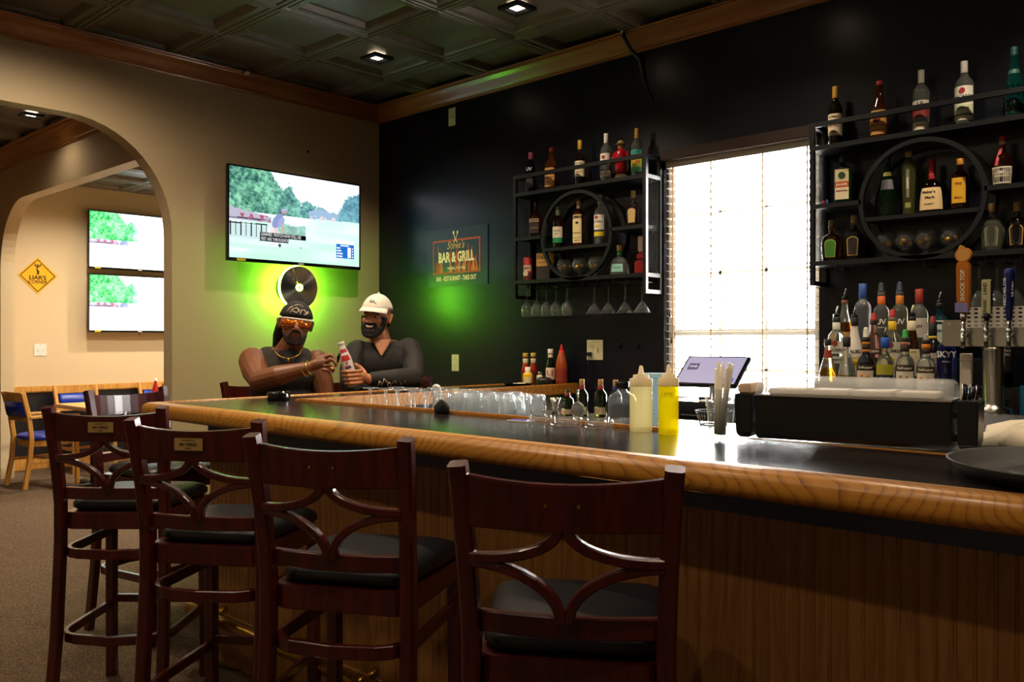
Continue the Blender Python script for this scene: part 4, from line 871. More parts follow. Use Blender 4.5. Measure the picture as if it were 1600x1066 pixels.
for x, lab in ((-.775, 'green bottle with cream label to the right of the tower column'), (-.675, 'green bottle with plain white label at the riser end')):
    bottle(BB, lab, 'bottle', (x, 3.86, 1.1505), 8, .30, .040, 'round', GG, caps=[(.82, 1, .0155, '#1c3a20')], labels=[(.28, .58, 60, '#e0d6c0' if x < -.7 else '#e9e6de')], texts=[('IRISH', .48, .014, '#8a5a2a', 0)] if x < -.7 else [], group=bg_)
for x, lab in ((-.935, 'glass jar with gold lid in front of the tower column'), (-.868, 'glass jar with gold lid half behind the tower column')):
    t = thing('garnish_jar', lab, 'jar', (x, 3.70, 1.0005), 0); MB().lathe([(.026, 0), (.029, .006), (.029, .075), (.024, .088), (.024, .10)], 18).build('jar_body', glass('cherry_jar', '#9a4a22'), t); MB().lathe([(.0275, .092), (.028, .094), (.028, .112), (.026, .115)], 20).build('lid', 'gold', t)
    MB().lathe([(.0296, .025), (.0296, .06)], 18, cap=False).build('label', mat_of('#d8c9a8'), t)

# ------------------------------------------------------------------ beer tower
bt = thing('beer_tower', 'steel T-shaped beer tower with three faucets on a round column', 'beer tower', (-.868, 3.60, 0))
MB().lathe([(.062, 1.0005), (.062, 1.078), (.058, 1.086), (.038, 1.092), (.036, 1.10), (.036, 1.30), (.040, 1.318)], 28).build('column', 'steel', bt)
MB().box(-.17, .55, -.045, .075, 1.315, 1.415).build('manifold', 'steel', bt, bevel=.006)
# perforated white plate on the manifold
mb = MB(); hx0, hx1, hz0, hz1 = -.085, .55, 1.385, 1.462; nx, nz = 26, 5; dx = (hx1-hx0)/nx; dz = (hz1-hz0)/nz; yy = -.0475
for i in range(nx):
    for j in range(nz):
        cx, cz = hx0+dx*(i+.5), hz0+dz*(j+.5); out = [(cx-dx/2, cz-dz/2), (cx, cz-dz/2), (cx+dx/2, cz-dz/2), (cx+dx/2, cz), (cx+dx/2, cz+dz/2), (cx, cz+dz/2), (cx-dx/2, cz+dz/2), (cx-dx/2, cz)]
        inn = [(cx+.0075*math.cos(R(a)), cz+.0042*math.sin(R(a))) for a in (225, 270, 315, 0, 45, 90, 135, 180)]
        mb.add([(a, yy, b_) for a, b_ in out]+[(a, yy, b_) for a, b_ in inn], [(k, (k+1) % 8, 8+(k+1) % 8, 8+k) for k in range(8)])
mb.build('perforated_plate', plain('white_enamel', '#ece6da', .35), bt, fix=False)
MB().box(hx0, hx1, -.0445, -.040, 1.415, 1.462).build('plate_backing', 'blackmetal', bt)
for x in (-.14, -.10): MB().tube([(x, -.045, 1.40), (x, -.049, 1.40)], .006, 10).build('bolt', 'chrome', bt)
for x in (-.082, -.004, .070):
    f = MB().tube([(x, -.045, 1.362), (x, -.085, 1.362)], .013, 12).build('faucet', 'chrome', bt)
    MB().tube([(x, -.080, 1.372), (x, -.088, 1.345), (x, -.092, 1.310)], [.010, .009, .008], 10).build('spout', 'chrome', f)
    MB().lathe([(.010, 0), (.013, .006), (.013, .016), (.008, .022), (.008, .045)], 12, (x, -.080, 1.362)).build('lever_collar', 'chrome', f)
def handle(name, label, x, z1, fn):
    t = bpy.data.objects.new(name, None); COL.objects.link(t); t.parent = bt; t.location = (x, -.08, 1.408); t['label'] = label; fn(t, z1-1.408); return t
def h_orange(t, h):
    MB().lathe([(.008, 0), (.012, .015), (.013, .03)], 12).build('ferrule', 'steel', t)
    mb = MB(); mb.loft([[(-a, -b_, z), (a, -b_, z), (a, b_, z), (-a, b_, z)] for a, b_, z in ((.014, .010, .03), (.020, .013, .05), (.023, .014, .10), (.024, .014, .20), (.022, .013, .225))], True, False)
    b_ = mb.build('grip', plain('orange_resin', '#c9741a', .25), t, bevel=.004)
    MB().box(-.026, .018, -.0165, -.0130, .035, .070).build('badge', mat_of('#8a86c0'), t)
    letters('lettering', 'SHOCK TOP', .021, mat_of('#f0e2c0'), t, lambda x, y: (-y, -.0152, .135+x), bold=.04)
    MB().tube([(0, -.010, .250), (0, .010, .250)], .028, 22).build('orange_slice', plain('orange_flesh', '#e8892a', .4), t)
    MB().tube([(0, -.0112, .250), (0, -.0098, .250)], .0235, 22).build('slice_face', mat_of('#f2b25a'), t)
    MB().cbox((-.008, 0, .277), (.020, .008, .018), Matrix.Rotation(R(25), 3, 'Y')).build('leaf', mat_of('#b8a83a'), t, bevel=.002)
def h_green(t, h):
    MB().lathe([(.008, 0), (.011, .012), (.014, .03)], 12).build('ferrule', 'blackgloss', t)
    g = MB().box(-.016, .016, -.011, .011, .025, h).build('grip', plain('cream_resin', '#cfc79a', .4), t, bevel=.003)
    MB().box(.0155, .0175, -.010, .010, .03, h-.005).build('side_strip', 'blackgloss', t)
    letters('lettering', 'LAND', .016, mat_of('#1f4a2a'), t, lambda x, y: (-y-.003, -.0116, h*.78+x), bold=.04); letters('lettering', 'SHARK', .016, mat_of('#1f4a2a'), t, lambda x, y: (-y-.003, -.0116, h*.36+x), bold=.04)
def h_blue(t, h):
    MB().lathe([(.008, 0), (.011, .012), (.012, .025), (.0155, .07), (.019, h-.02), (.017, h-.004), (.010, h)], 16).build('grip', plain('navy_lacquer', '#121d5a', .2), t)
    letters('lettering', 'MICHELOB', .022, mat_of('#e6e6ee'), t, lambda x, y: (-.011-y*.55, -.0145-.003*math.cos(y*40), h*.55+x), bold=.04, squeeze=.95); letters('lettering', 'ULTRA', .018, mat_of('#e6e6ee'), t, lambda x, y: (.0125-y*.5, -.0135, h*.6+x), bold=.04)
handle('tap_handle', 'orange beer tap handle topped with an orange slice', -.082, 1.69, h_orange)
handle('tap_handle', 'slim cream and green beer tap handle between the taller ones', -.004, 1.562, h_green)
handle('tap_handle', 'navy blue round beer tap handle with white lettering', .070, 1.60, h_blue)
dt = thing('drip_tray', 'long stainless steel drip tray below the beer taps', 'drip tray', (-.45, 3.52, 1.0005))
MB().box(-.475, .6, -.035, .016, 0, .066).build('pan', 'steel', dt, bevel=.003)
mb = MB()
for i in range(40): mb.box(-.47+i*.0265, -.47+i*.0265+.012, -.03, .012, .066, .0695)
mb.build('grille', 'chrome', dt)
t = bottle('energy_drink_can', 'blue and silver drink can standing beside the tower column', 'can', (-.765, 3.665, 1.0005), 5, .168, .031, 'cyl', '#1f7fae', caps=[(.985, 1.0, .027, 'steel', 1, 'lid')], labels=[(.03, .30, 180, '#c0c4c8'), (.12, .36, 22, '#e6e9ec')], body='can_body')
# ------------------------------------------------------------------ television pictures (broadcast of a golf course), computed per cell
def vnoise(x, y, seed=0):
    xi, yi = np.floor(x).astype(int), np.floor(y).astype(int); xf, yf = x-xi, y-yi
    def h(a, b_): n = np.sin(a*127.1+b_*311.7+seed*74.7)*43758.5453; return n-np.floor(n)
    u, v = xf*xf*(3-2*xf), yf*yf*(3-2*yf)
    return (h(xi, yi)*(1-u)+h(xi+1, yi)*u)*(1-v)+(h(xi, yi+1)*(1-u)+h(xi+1, yi+1)*u)*v
def golf(U, V, washed):
    img = np.ones(U.shape+(3,))*np.array([.96, .97, 1.0])
    n = vnoise(U*16, V*10)*.35+vnoise(U*42, V*26, 1)*.33+vnoise(U*100, V*60, 2)*.32
    def put(mask, c): img[mask] = (c if isinstance(c, np.ndarray) and c.ndim == 2 and c.shape[0] != 3 else np.array(c))
    top = np.interp(U, [0, .22, .30, .34, .39, .43, .47, .52, .57, .62, .70, .80, .82, .88, 1.0], [1.2, 1.1, .99, .88, .80, .90, .78, .66, .74, .66, .66, .60, .60, .80, .92])+(n-.5)*.16
    tree = (V < top) & (V > .50)
    lum = np.clip((n-.28)*2.2, 0, 1)[..., None]
    tc = np.array([.16, .36, .34])*(1-lum)+np.array([.58, .88, .72])*lum
    blue = np.clip((U-.25)*1.6, 0, 1)[..., None]; tc = tc*(1-.55*blue)+np.array([.46, .66, .86])*(.55*blue)
    img[tree] = tc[tree]
    hill = (V < .63+.02*np.sin(U*30)) & (V > .50) & (U > .58) & (U < .82); img[hill] = np.array([.62, .74, .86])
    grass = V <= .52+.04*(U-.5)*(U > .5)
    g = vnoise(U*4, V*22, 5)[..., None]; gc = np.array([.72, .95, .80])*(1-g)+np.array([.86, .98, .93])*g
    gc = gc*(.55+.45*(1-np.clip((.5-V), 0, .5)*.4))[..., None]+np.array([.30, .36, .38])*(.35*np.ones(U.shape))[..., None]
    img[grass] = gc[grass]
    bank = (U < .30) & (V > .42) & (V < .56-.25*U); img[bank] = np.array([.74, .72, .80])
    rough = (U > .34) & (U < .56) & (V > .30) & (V < .42+.06*(n-.5)); img[rough] = (np.array([.62, .82, .76])*(.75+.4*n[..., None]))[rough]
    wall = (U < .27) & (V > .22) & (V < .38); img[wall] = np.array([.80, .90, .90])
    for k in range(8):
        px = .01+.036*k; post = (abs(U-px) < .004) & (V > .25) & (V < .40); img[post] = np.array([.16, .18, .22])
    for z in (.385, .44):
        rail = (U < .27) & (abs(V-z-.03*U) < .007); img[rail] = np.array([.22, .24, .30])
    crowd = (U > .05) & (U < .30) & (V > .43) & (V < .50) & (vnoise(U*60, V*22, 8) > .66); img[crowd] = np.array([.70, .35, .45])
    tents = (U > .60) & (U < .80) & (V > .51) & (V < .56) & (vnoise(U*50, V*30, 9) > .5); img[tents] = np.array([.93, .85, .88])
    def ell(cx, cy_, a, b_, c, sk=0.0):
        m_ = ((U-cx-sk*(V-cy_))/a)**2+((V-cy_)/b_)**2 < 1; img[m_] = np.array(c)
    ell(.315, .30, .022, .11, (.93, .87, .86)); ell(.345, .28, .018, .11, (.88, .82, .82), -.12); ell(.345, .455, .036, .085, (.55, .60, .80), .25); ell(.372, .44, .022, .06, (.60, .68, .88), .2)
    ell(.385, .36, .009, .09, (.82, .66, .62), -.18); ell(.392, .565, .020, .030, (.75, .58, .56)); ell(.392, .585, .022, .018, (.66, .72, .86))
    for cx, cy_ in ((.32, .165), (.35, .19)): ell(cx, cy_, .020, .012, (.95, .95, .97))
    ell(.36, .175, .012, .02, (.25, .28, .36)); ell(.52, .165, .010, .006, (.35, .5, .42)); ell(.21, .205, .007, .005, (.35, .5, .42))
    if washed:
        wt_ = np.array([.10, .62, .26])*(1-lum)+np.array([.66, 1.0, .72])*lum; wt_ = wt_*(1-.6*blue)+np.array([.8, .96, .95])*(.6*blue); img[tree & (U < .62)] = wt_[tree & (U < .62)]; hz = (U > .5) | (V < .42); img[hz] = img[hz]*.35+.65
        img[(V >= .42) & (U < .45)] *= .8; img = np.clip(img, 0, 1.0)
    return img
def screen(name, w, h, parent, y, strength, washed=False, nx=208, nz=117):
    xs = np.linspace(-w/2, w/2, nx+1); zs = np.linspace(-h/2, h/2, nz+1)
    X, Z = np.meshgrid(xs, zs); v = np.stack([X.ravel(), np.full(X.size, y), Z.ravel()], 1)
    i = np.arange(nx*nz); r_, c_ = i//nx, i % nx; a = r_*(nx+1)+c_
    f = np.stack([a, a+1, a+nx+2, a+nx+1], 1)
    me = bpy.data.meshes.new(name); me.from_pydata(v.tolist(), [], f.tolist())
    U, V = np.meshgrid((np.arange(nx)+.5)/nx, (np.arange(nz)+.5)/nz); img = golf(U, V, washed)
    lin = np.where(img <= .04045, img/12.92, ((img+.055)/1.055)**2.4).reshape(-1, 3)
    ca = me.color_attributes.new('picture', 'FLOAT_COLOR', 'CORNER')
    rgba = np.ones((nx*nz, 4, 4)); rgba[:, :, :3] = lin[:, None, :]
    ca.data.foreach_set('color', rgba.ravel()); me.materials.append(screen_mat(name+'_glow', strength)); me.update()
    return obj(name, me, parent)
def tv(label, loc, w, h, strength, washed=False, caption=False, group=None):
    """loc: middle of the back on the wall; faces +X"""
    t = thing('wall_television', label, 'television', loc, R(90), group)
    MB().box(-.16, .16, -.03, 0, -.14, .14).build('wall_mount', 'blackmetal', t)
    MB().box(-w*.38, w*.38, -.09, -.03, -h*.36, h*.36).build('rear_housing', 'blackplastic', t, bevel=.01)
    MB().box(-w/2, w/2, -.118, -.09, -h/2, h/2).build('panel', 'blackplastic', t, bevel=.003)
    mb = MB(); b_ = .010; y0, y1 = -.1225, -.117
    mb.box(-w/2, w/2, y0, y1, h/2-b_, h/2); mb.box(-w/2, w/2, y0, y1, -h/2, -h/2+.022); mb.box(-w/2, -w/2+b_, y0, y1, -h/2+.022, h/2-b_); mb.box(w/2-b_, w/2, y0, y1, -h/2+.022, h/2-b_)
    mb.build('bezel', 'blackgloss', t)
    sh = h-b_-.022
    s = screen('screen', w-2*b_, sh, t, 0, strength, washed); s.location = (0, -.119, .006)
    MB().box(-w*.44, -w*.38, -.1232, -.1222, -h/2+.003, -h/2+.019).build('energy_sticker', mat_of('#d8c21e'), t)
    MB().box(.0, .045, -.1232, -.1222, -h/2+.006, -h/2+.016).build('maker_badge', mat_of('#cfcfd0'), t)
    MB().tube([(.02, -.11, -h/2-.03), (.02, -.11, -h/2)], .004, 6).build('sensor', 'blackgloss', t)
    if caption:
        W_ = w-2*b_; X0 = lambda u: (u-.5)*W_; Z0 = lambda v: (v-.5)*sh
        wm = emit('caption_white', '#e9ecf2', .7); bk = plain('caption_black', '#05050a', .4); bl_ = emit('board_blue', '#1f6fd0', .8); wt = emit('board_white', '#f4f6fa', .95)
        for k, (tx, u1, zc) in enumerate((('LEARNED. WATCH HOW STILL HIS', .560, .285), ('FEET ARE THROUGHOUT', .425, .235))):
            bb = MB().box(X0(.215), X0(u1), -.0012, -.0006, Z0(zc-.027), Z0(zc+.025)).build('caption_box', bk, s)
            letters('caption_text', tx, .030, wm, s, at=(X0(.222), Z0(zc)), depth=-.0018, bold=.015, align='LEFT', squeeze=.66)
        MB().box(X0(.805), X0(.955), -.0012, -.0006, Z0(.265), Z0(.305)).build('scoreboard_header', wt, s)
        MB().box(X0(.805), X0(.955), -.0012, -.0006, Z0(.09), Z0(.26)).build('scoreboard', bl_, s)
        MB().box(X0(.90), X0(.928), -.0018, -.0013, Z0(.10), Z0(.225)).build('scoreboard_column', wt, s)
        for i, wd in enumerate((.028, .036, .048, .046)):
            z_ = .212-.033*i
            MB().box(X0(.810), X0(.810+wd), -.0018, -.0013, Z0(z_-.008), Z0(z_+.008)).build('scoreboard_row', wt, s)
            MB().box(X0(.938), X0(.947), -.0018, -.0013, Z0(z_-.008), Z0(z_+.008)).build('scoreboard_row', wt, s)
        MB().box(X0(.840), X0(.910), -.0018, -.0013, Z0(.236), Z0(.250)).build('scoreboard_row', wt, s)
        MB().box(X0(.06), X0(.125), -.0012, -.0006, Z0(.085), Z0(.105)).build('network_badge', wt, s)
    return t
tv('wall television showing a golfer with closed captions, above the round green lamp', (WX, 3.36, 2.172), 1.06, .628, .85, False, True)
tv('upper of two stacked televisions showing golf, on the cream dining wall', (BX, 4.20, 2.430), 1.06, .63, 2.2, True)
tv('lower of two stacked televisions showing golf, on the cream dining wall', (BX, 4.20, 1.745), 1.06, .63, 2.2, True)

# ------------------------------------------------------------------ round green neon lamp
nl = thing('neon_disc_lamp', 'round wall lamp like a record with green neon glow, below the television', 'lamp', (WX, 3.372, 1.706), R(90))
def disc(y0, y1, r, n=40): return MB().tube([(0, y0, 0), (0, y1, 0)], r, n, smooth=False)
disc(0, -.05, .115).build('base_drum', 'blackmetal', nl)
def torus(rr, r, y, n=48, m=10):
    mb = MB(); mb.loft([[((rr+r*math.cos(2*PI*j/m))*math.cos(2*PI*i/n), y+r*math.sin(2*PI*j/m), (rr+r*math.cos(2*PI*j/m))*math.sin(2*PI*i/n)) for j in range(m)] for i in range(n+1)], False, True); return mb
def green_glow(name, st_):
    m, N, L, b = new_mat(name); b.inputs['Base Color'].default_value = (.1, .4, .05, 1); b.inputs['Emission Color'].default_value = (.21, 1.0, .03, 1); b.inputs['Emission Strength'].default_value = st_; return m
NEON = green_glow('green_neon', 110.0)
torus(.141, .011, -.092).build('neon_tube', NEON, nl)
dm, N_, L_, B_ = new_mat('brushed_disc'); B_.inputs['Metallic'].default_value = 1; B_.inputs['Roughness'].default_value = .25; B_.inputs['Base Color'].default_value = (.85, .83, .80, 1); B_.inputs['Anisotropic'].default_value = .9
tg = N_.new('ShaderNodeTangent'); tg.direction_type = 'RADIAL'; tg.axis = 'Y'; L_.new(tg.outputs[0], B_.inputs['Tangent'])
disc(-.108, -.116, .148, 64).build('front_disc', dm, nl)
for i in range(3):
    a = R(90+120*i); MB().tube([(.10*math.cos(a), -.05, .10*math.sin(a)), (.10*math.cos(a), -.108, .10*math.sin(a))], .006, 8).build('spacer', 'blackmetal', nl)
torus(.019, .006, -.120, 30, 8).build('centre_ring', green_glow('green_neon_small', 45.0), nl)
MB().tube([(-.012, -.119, .022), (-.055, -.119, .13)], .0022, 6).build('pointer', 'brass', nl)
MB().tube([(.03, -.01, .115), (.033, -.012, .16), (.03, -.008, .20)], .003, 6).build('power_cord', 'blackplastic', nl)

# ------------------------------------------------------------------ poster on the navy wall
ps = thing('bar_poster', 'dark poster with flames lettered bar and grill on the navy wall', 'poster', (-4.378, WY, 1.925))
pw, ph = .305, .205
MB().box(-pw, pw, -.006, 0, -ph, ph).build('backing', plain('poster_film', '#1c2433', .3), ps)
rdm = plain('poster_red', '#a8431f', .5); flm = plain('poster_flame', '#c9661e', .5); lgm = plain('poster_cream', '#f0dcae', .5)
fx0, fx1, fz0, fz1 = -.245, .235, -.115, .125; d0, d1 = -.0075, -.006
for a in ((fx0, fx1, fz1-.012, fz1), (fx0, fx1, fz0, fz0+.012), (fx0, fx0+.010, fz0+.012, fz1-.012), (fx1-.012, fx1, fz0+.012, fz1-.012)):
    MB().box(a[0], a[1], d0, d1, a[2], a[3]).build('frame_line', rdm, ps)
rnd = random.Random(3)
for k, (x, w_, h_) in enumerate(((-.18, .018, .20), (-.155, .012, .13), (-.06, .014, .17), (.0, .020, .20), (.03, .014, .15), (.075, .02, .13), (.125, .016, .20), (.165, .016, .17), (.20, .010, .12), (-.20, .008, .10))):
    z0 = fz0+.012; L = []; Rg = []
    for i in range(9):
        u = i/8; cx = x+.016*math.sin(u*5+k)*u; hw_ = w_*(1-u)**.8*(1+.25*math.sin(u*9+k)); L.append((cx-hw_, z0+h_*u)); Rg.append((cx+hw_, z0+h_*u))
    MB().prism(L+Rg[:-1][::-1], lambda a, b_, d: (a, d, b_), -.0071-.0001*k, -.006).build('flame', flm if k % 3 else rdm, ps)
letters('lettering', 'BAR & GRILL', .098, lgm, ps, at=(-.005, -.002), depth=-.0090, bold=.035, squeeze=.66)
letters('lettering', "Steve's", .075, plain('poster_script', '#d8b06a', .5), ps, at=(-.01, .082), depth=-.0086, shear=.35, bold=.0, squeeze=.85)
letters('lettering', 'WE GRILL, YOU CHILL', .026, lgm, ps, at=(0, -.078), depth=-.0086, squeeze=.72)
letters('lettering', 'BAR - RESTAURANT - TAKE OUT', .046, lgm, ps, at=(-.005, -.150), depth=-.0086, bold=.03, squeeze=.60)
for s in (-1, 1):
    MB().bar([(-.02*s-.01, -.0075, .10), (.0+.008*s-.01, -.0078-.0004*s, .135), (.018*s-.01, -.0075, .165)], .005, .002, up=(0, 1, 0)).build('crossed_utensil', lgm, ps)
    MB().ball((.020*s-.01, -.0075, .172), (.008, .002, .012), 10, 6).build('crossed_utensil', lgm, ps)

# ------------------------------------------------------------------ yellow diamond sign, switches, outlets, hooks, cable
sg = thing('diamond_sign', "yellow diamond sign reading LIAR'S CORNER on the cream wall", 'sign', (BX, 3.207, 2.015), R(90))
ylw = plain('sign_yellow', '#f2b718', .4); ink = plain('sign_ink', '#3a2408', .5)
hd = .192
MB().prism([(0, -hd), (hd, 0), (0, hd), (-hd, 0)], lambda a, b_, d: (a, d, b_), -.005, 0).build('plate', ylw, sg, bevel=.001)
for k in range(4):
    c = [(0, -1), (1, 0), (0, 1), (-1, 0)]; a, b_ = c[k], c[(k+1) % 4]; r0, r1 = .172, .160
    MB().prism([(a[0]*r0, a[1]*r0), (b_[0]*r0, b_[1]*r0), (b_[0]*r1, b_[1]*r1), (a[0]*r1, a[1]*r1)], lambda p, q, d: (p, d, q), -.0062, -.005).build('border_line', ink, sg)
letters('lettering', "LIAR'S", .055, ink, sg, at=(.0, -.022), depth=-.0062, bold=.035, squeeze=1.15); letters('lettering', 'CORNER', .050, ink, sg, at=(0, -.066), depth=-.0062, bold=.02, squeeze=.92)
fig = MB()
for pts in ([(-.004, .095), (-.008, .060), (-.002, .030)], [(-.008, .060), (.010, .045), (.006, .015)], [(-.002, .030), (-.004, .008)], [(-.006, .088), (-.026, .105), (-.022, .120)], [(-.004, .088), (.018, .098), (.030, .115)], [(.030, .115), (.034, .12)]):
    fig.bar([(a, -.0058, b_) for a, b_ in pts], .011, .002, up=(0, 1, 0))
fig.ball((.0, -.0055, .108), (.010, .002, .011), 10, 6); fig.build('dancer_silhouette', ink, sg)
def plate(label, loc, rz, w, h, kind, mat):
    t = thing('wall_plate', label, 'outlet' if kind != 'switch' else 'switch', loc, rz)
    MB().box(-w/2, w/2, -.006, 0, -h/2, h/2).build('cover', mat, t, bevel=.002)
    n_ = 2 if w > .1 else 1
    for i in range(n_):
        cx = 0 if n_ == 1 else (-.023 if i == 0 else .023)
        if kind == 'switch' or (kind == 'mixed' and i == 1): MB().box(cx-.006, cx+.006, -.014, -.006, -.012, .012).build('toggle', mat, t, bevel=.002)
        else:
            for s in (-1, 1):
                r_ = MB().box(cx-.014, cx+.014, -.0075, -.006, s*.022-.013, s*.022+.013).build('receptacle', mat, t, bevel=.003)
                for q in (-.005, .005): MB().box(cx+q-.001, cx+q+.001, -.0080, -.0074, s*.022-.003, s*.022+.005).build('slot', 'blackplastic', r_)
    for s in (-1, 1): MB().tube([(0, -.0058, s*h*.40), (0, -.0072, s*h*.40)], .003, 8).build('screw', 'steel', t)
    return t
plate('ivory outlet on the navy wall behind the man in the white cap', (-4.394, WY, 1.182), 0, .072, .116, 'outlet', 'ivory')
plate('wide ivory outlet plate with black plug on the navy wall above the wine bottles', (-3.168, WY, 1.281), 0, .122, .122, 'mixed', M['ivory'])
t = thing('black_plug', 'black plug in the wide ivory outlet plate', 'plug', (-3.195, WY-.009, 1.255)); MB().box(-.012, .012, -.026, 0, -.013, .013).build('plug_body', 'blackplastic', t, bevel=.003)
MB().tube([(0, -.022, -.01), (.004, -.03, -.05), (.006, -.012, -.14), (.0, -.008, -.24)], .0028, 6).build('cord', 'blackplastic', t)
plate('ivory wall plate high on the navy wall just below the crown moulding', (-4.427, WY, 2.915), 0, .072, .125, 'switch', 'ivory')
plate('white double switch plate on the cream wall below the diamond sign', (BX, 3.232, 1.242), R(90), .122, .125, 'switch', 'white')
for x, lab in ((-2.988, 'small dark wall hook next to the wide outlet plate'), (-2.857, 'small dark wall hook beside the window frame')):
    t = thing('wall_hook', lab, 'hook', (x, WY, 1.309)); MB().box(-.007, .007, -.004, 0, -.02, .02).build('plate', 'blackmetal', t); MB().tube([(0, -.004, .0), (0, -.022, -.012), (0, -.030, .0), (0, -.030, .012)], .003, 8).build('hook', 'blackmetal', t)
t = thing('hanging_cable', 'black cable running over the crown moulding down the navy wall', 'cable', (-2.88, WY-.11, CEIL-.008))
MB().tube([(0, .0, .0), (.004, -.004, -.03), (.02, .045, -.10), (.045, .095, -.14), (.075, .100, -.28), (.10, .102, -.34), (.125, .10, -.40), (.13, .103, -.43)], [.010, .012, .013, .011, .007, .005, .003, .003], 8).build('cord', 'blackplastic', t)
MB().ball((-.004, .0, .0), .012, 8, 6).build('clip', 'white', t)
t = thing('smoke_sensor', 'small white sensor on top of the crown moulding', 'sensor', (WX+.10, 2.98, CEIL-.004)); MB().lathe([(.018, .003), (.02, -.004), (.012, -.016), (.004, -.018)], 14).build('housing', 'white', t); MB().box(-.012, .012, -.03, -.018, -.008, .003).build('bracket', 'blackplastic', t)
t = thing('wall_screw', 'dark screw head in the tan wall above the television', 'screw', (WX, 3.518, 2.69), R(90)); MB().tube([(0, .002, 0), (0, -.006, 0)], .009, 12).build('head', 'blackmetal', t); MB().box(-.007, .007, -.0068, -.0058, -.0012, .0012).build('slot', 'grid', t)
# ------------------------------------------------------------------ things on and behind the bar
gs = thing('underbar_glass_shelf', 'stainless underbar shelf behind the oak lip holding upturned glasses', 'shelf', (0, 0, 0))
MB().box(-3.24, -2.50, 2.185, 2.60, .905, .93).build('shelf_board', 'steel', gs)
for x in (-3.22, -2.52):
    for y in (2.205, 2.58): MB().box(x-.015, x+.015, y-.015, y+.015, 0, .905).build('leg', 'steel', gs)
gs2 = thing('underbar_work_table', 'stainless work table behind the bar carrying bar tools and bottles', 'work table', (0, 0, 0))
MB().box(-2.49, -1.385, 2.185, 2.75, 1.02, 1.045).build('table_top', 'steel', gs2)
for x in (-2.47, -1.405):
    for y in (2.205, 2.73): MB().box(x-.015, x+.015, y-.015, y+.015, 0, 1.02).build('leg', 'steel', gs2)
MB().box(-2.47, -1.405, 2.22, 2.74, .28, .30).build('lower_shelf', 'steel', gs2)
ib = thing('ice_bin', 'stainless ice bin standing behind the bar under the black caddy', 'ice bin', (0, 0, 0))
MB().box(-1.365, -.1, 2.185, 2.62, .12, 1.066).build('bin', 'steel', ib, bevel=.006)
for x in (-1.33, -.135):
    for y in (2.22, 2.585): MB().lathe([(.02, 0), (.02, .12)], 10, (x, y, 0)).build('leg', 'steel', ib)
GR = 'upturned wine glasses behind the oak lip'
wg2 = MB(); wg2.lathe([(.034, 0), (.034, -.0025), (.008, -.007), (.0045, -.03), (.0045, -.090), (.012, -.10), (.034, -.125), (.040, -.15), (.036, -.185), (.030, -.208), (.0285, -.208), (.0345, -.185), (.0385, -.15), (.033, -.126), (.010, -.104), (.001, -.102)], 24)
WG2 = wg2.mesh('wine_glass', 'bright_glass')
k = 0
for x, y in ((-2.91, 2.26), (-2.82, 2.27), (-2.73, 2.26), (-2.64, 2.27), (-2.55, 2.26), (-2.86, 2.36), (-2.77, 2.36), (-2.68, 2.36), (-2.59, 2.36), (-2.72, 2.46), (-2.63, 2.46), (-2.545, 2.45)):
    tag(obj('wine_glass', WG2, None, (x, y, .9305+.208)), 'clear wine glass standing upside down behind the oak lip of the bar', 'wine glass', GR)
# ribbed rocks glasses on a black bar mat
rk = MB(); n_ = 72
def rring(r, z, rib): return [((r+rib*math.cos(2*PI*j/n_*12))*math.cos(2*PI*j/n_), (r+rib*math.cos(2*PI*j/n_*12))*math.sin(2*PI*j/n_), z) for j in range(n_)]
rk.loft([rring(.038, 0, 0), rring(.0395, .002, .0), rring(.0380, .010, .0018), rring(.035, .058, .0018), rring(.033, .072, .0014), rring(.030, .079, 0), rring(.004, .079, 0), rring(.004, .068, 0), rring(.029, .067, 0), rring(.0335, .056, 0), rring(.0365, .015, 0), rring(.0365, 0, 0)], False, True)
rk.f.append(tuple(range(len(rk.v)-n_*5, len(rk.v)-n_*5+0)) or (0, 1, 2)); rk.f.pop(); RK = rk.mesh('rocks_glass', 'bright_glass')
t = thing('bar_mat', 'long black rubber bar mat under the upturned rocks glasses', 'mat', (-2.255, 2.305, 1.0455))
MB().box(-.215, .215, -.12, .12, 0, .012).build('rubber_sheet', 'blackplastic', t, bevel=.004)
mb = MB()
for i in range(20): mb.box(-.205+i*.0205, -.197+i*.0205, -.105, .105, .012, .014)
mb.build('mat_ribs', 'blackplastic', t)
for i in range(5):
    for j in range(3):
        tag(obj('rocks_glass', RK, None, (-2.427+.084*i+.006*(j % 2), 2.226+.0805*j, 1.060), R(7*i+11*j)), 'ribbed clear rocks glass standing upside down on the black bar mat', 'rocks glass', 'upturned rocks glasses')
for i, (x, y) in enumerate(((-2.475, 2.53), (-2.385, 2.54), (-2.475, 2.63))):
    tag(obj('rocks_glass', RK, None, (x+.05, y, 1.0455), R(20*i)), 'ribbed clear rocks glass standing upside down on the bare steel work table', 'rocks glass', 'upturned rocks glasses on the steel table')
t = thing('black_rag', 'crumpled black bar rag lying on the oak lip beside the glasses', 'rag', (-2.33, 2.135, 1.071)); mb = MB(); rnd = random.Random(5)
mb.loft([[(r_*(1+.25*math.sin(j*1.7+z*300))*math.cos(2*PI*j/14), r_*.7*(1+.2*math.cos(j*2.3+z*200))*math.sin(2*PI*j/14), z) for j in range(14)] for r_, z in ((.026, 0), (.034, .008), (.030, .022), (.022, .036), (.010, .046), (.003, .05))], True, True); mb.build('folded_cloth', plain('black_cloth', '#0b0b0d', .9), t)
t = thing('round_black_ashtray', 'round black ashtray on the inner corner of the bar', 'ashtray', (-3.36, 2.10, BT+.0005)); MB().lathe([(.048, 0), (.050, .004), (.050, .030), (.046, .038), (.040, .038), (.038, .012), (.002, .010)], 28).build('bowl', 'blackgloss', t)
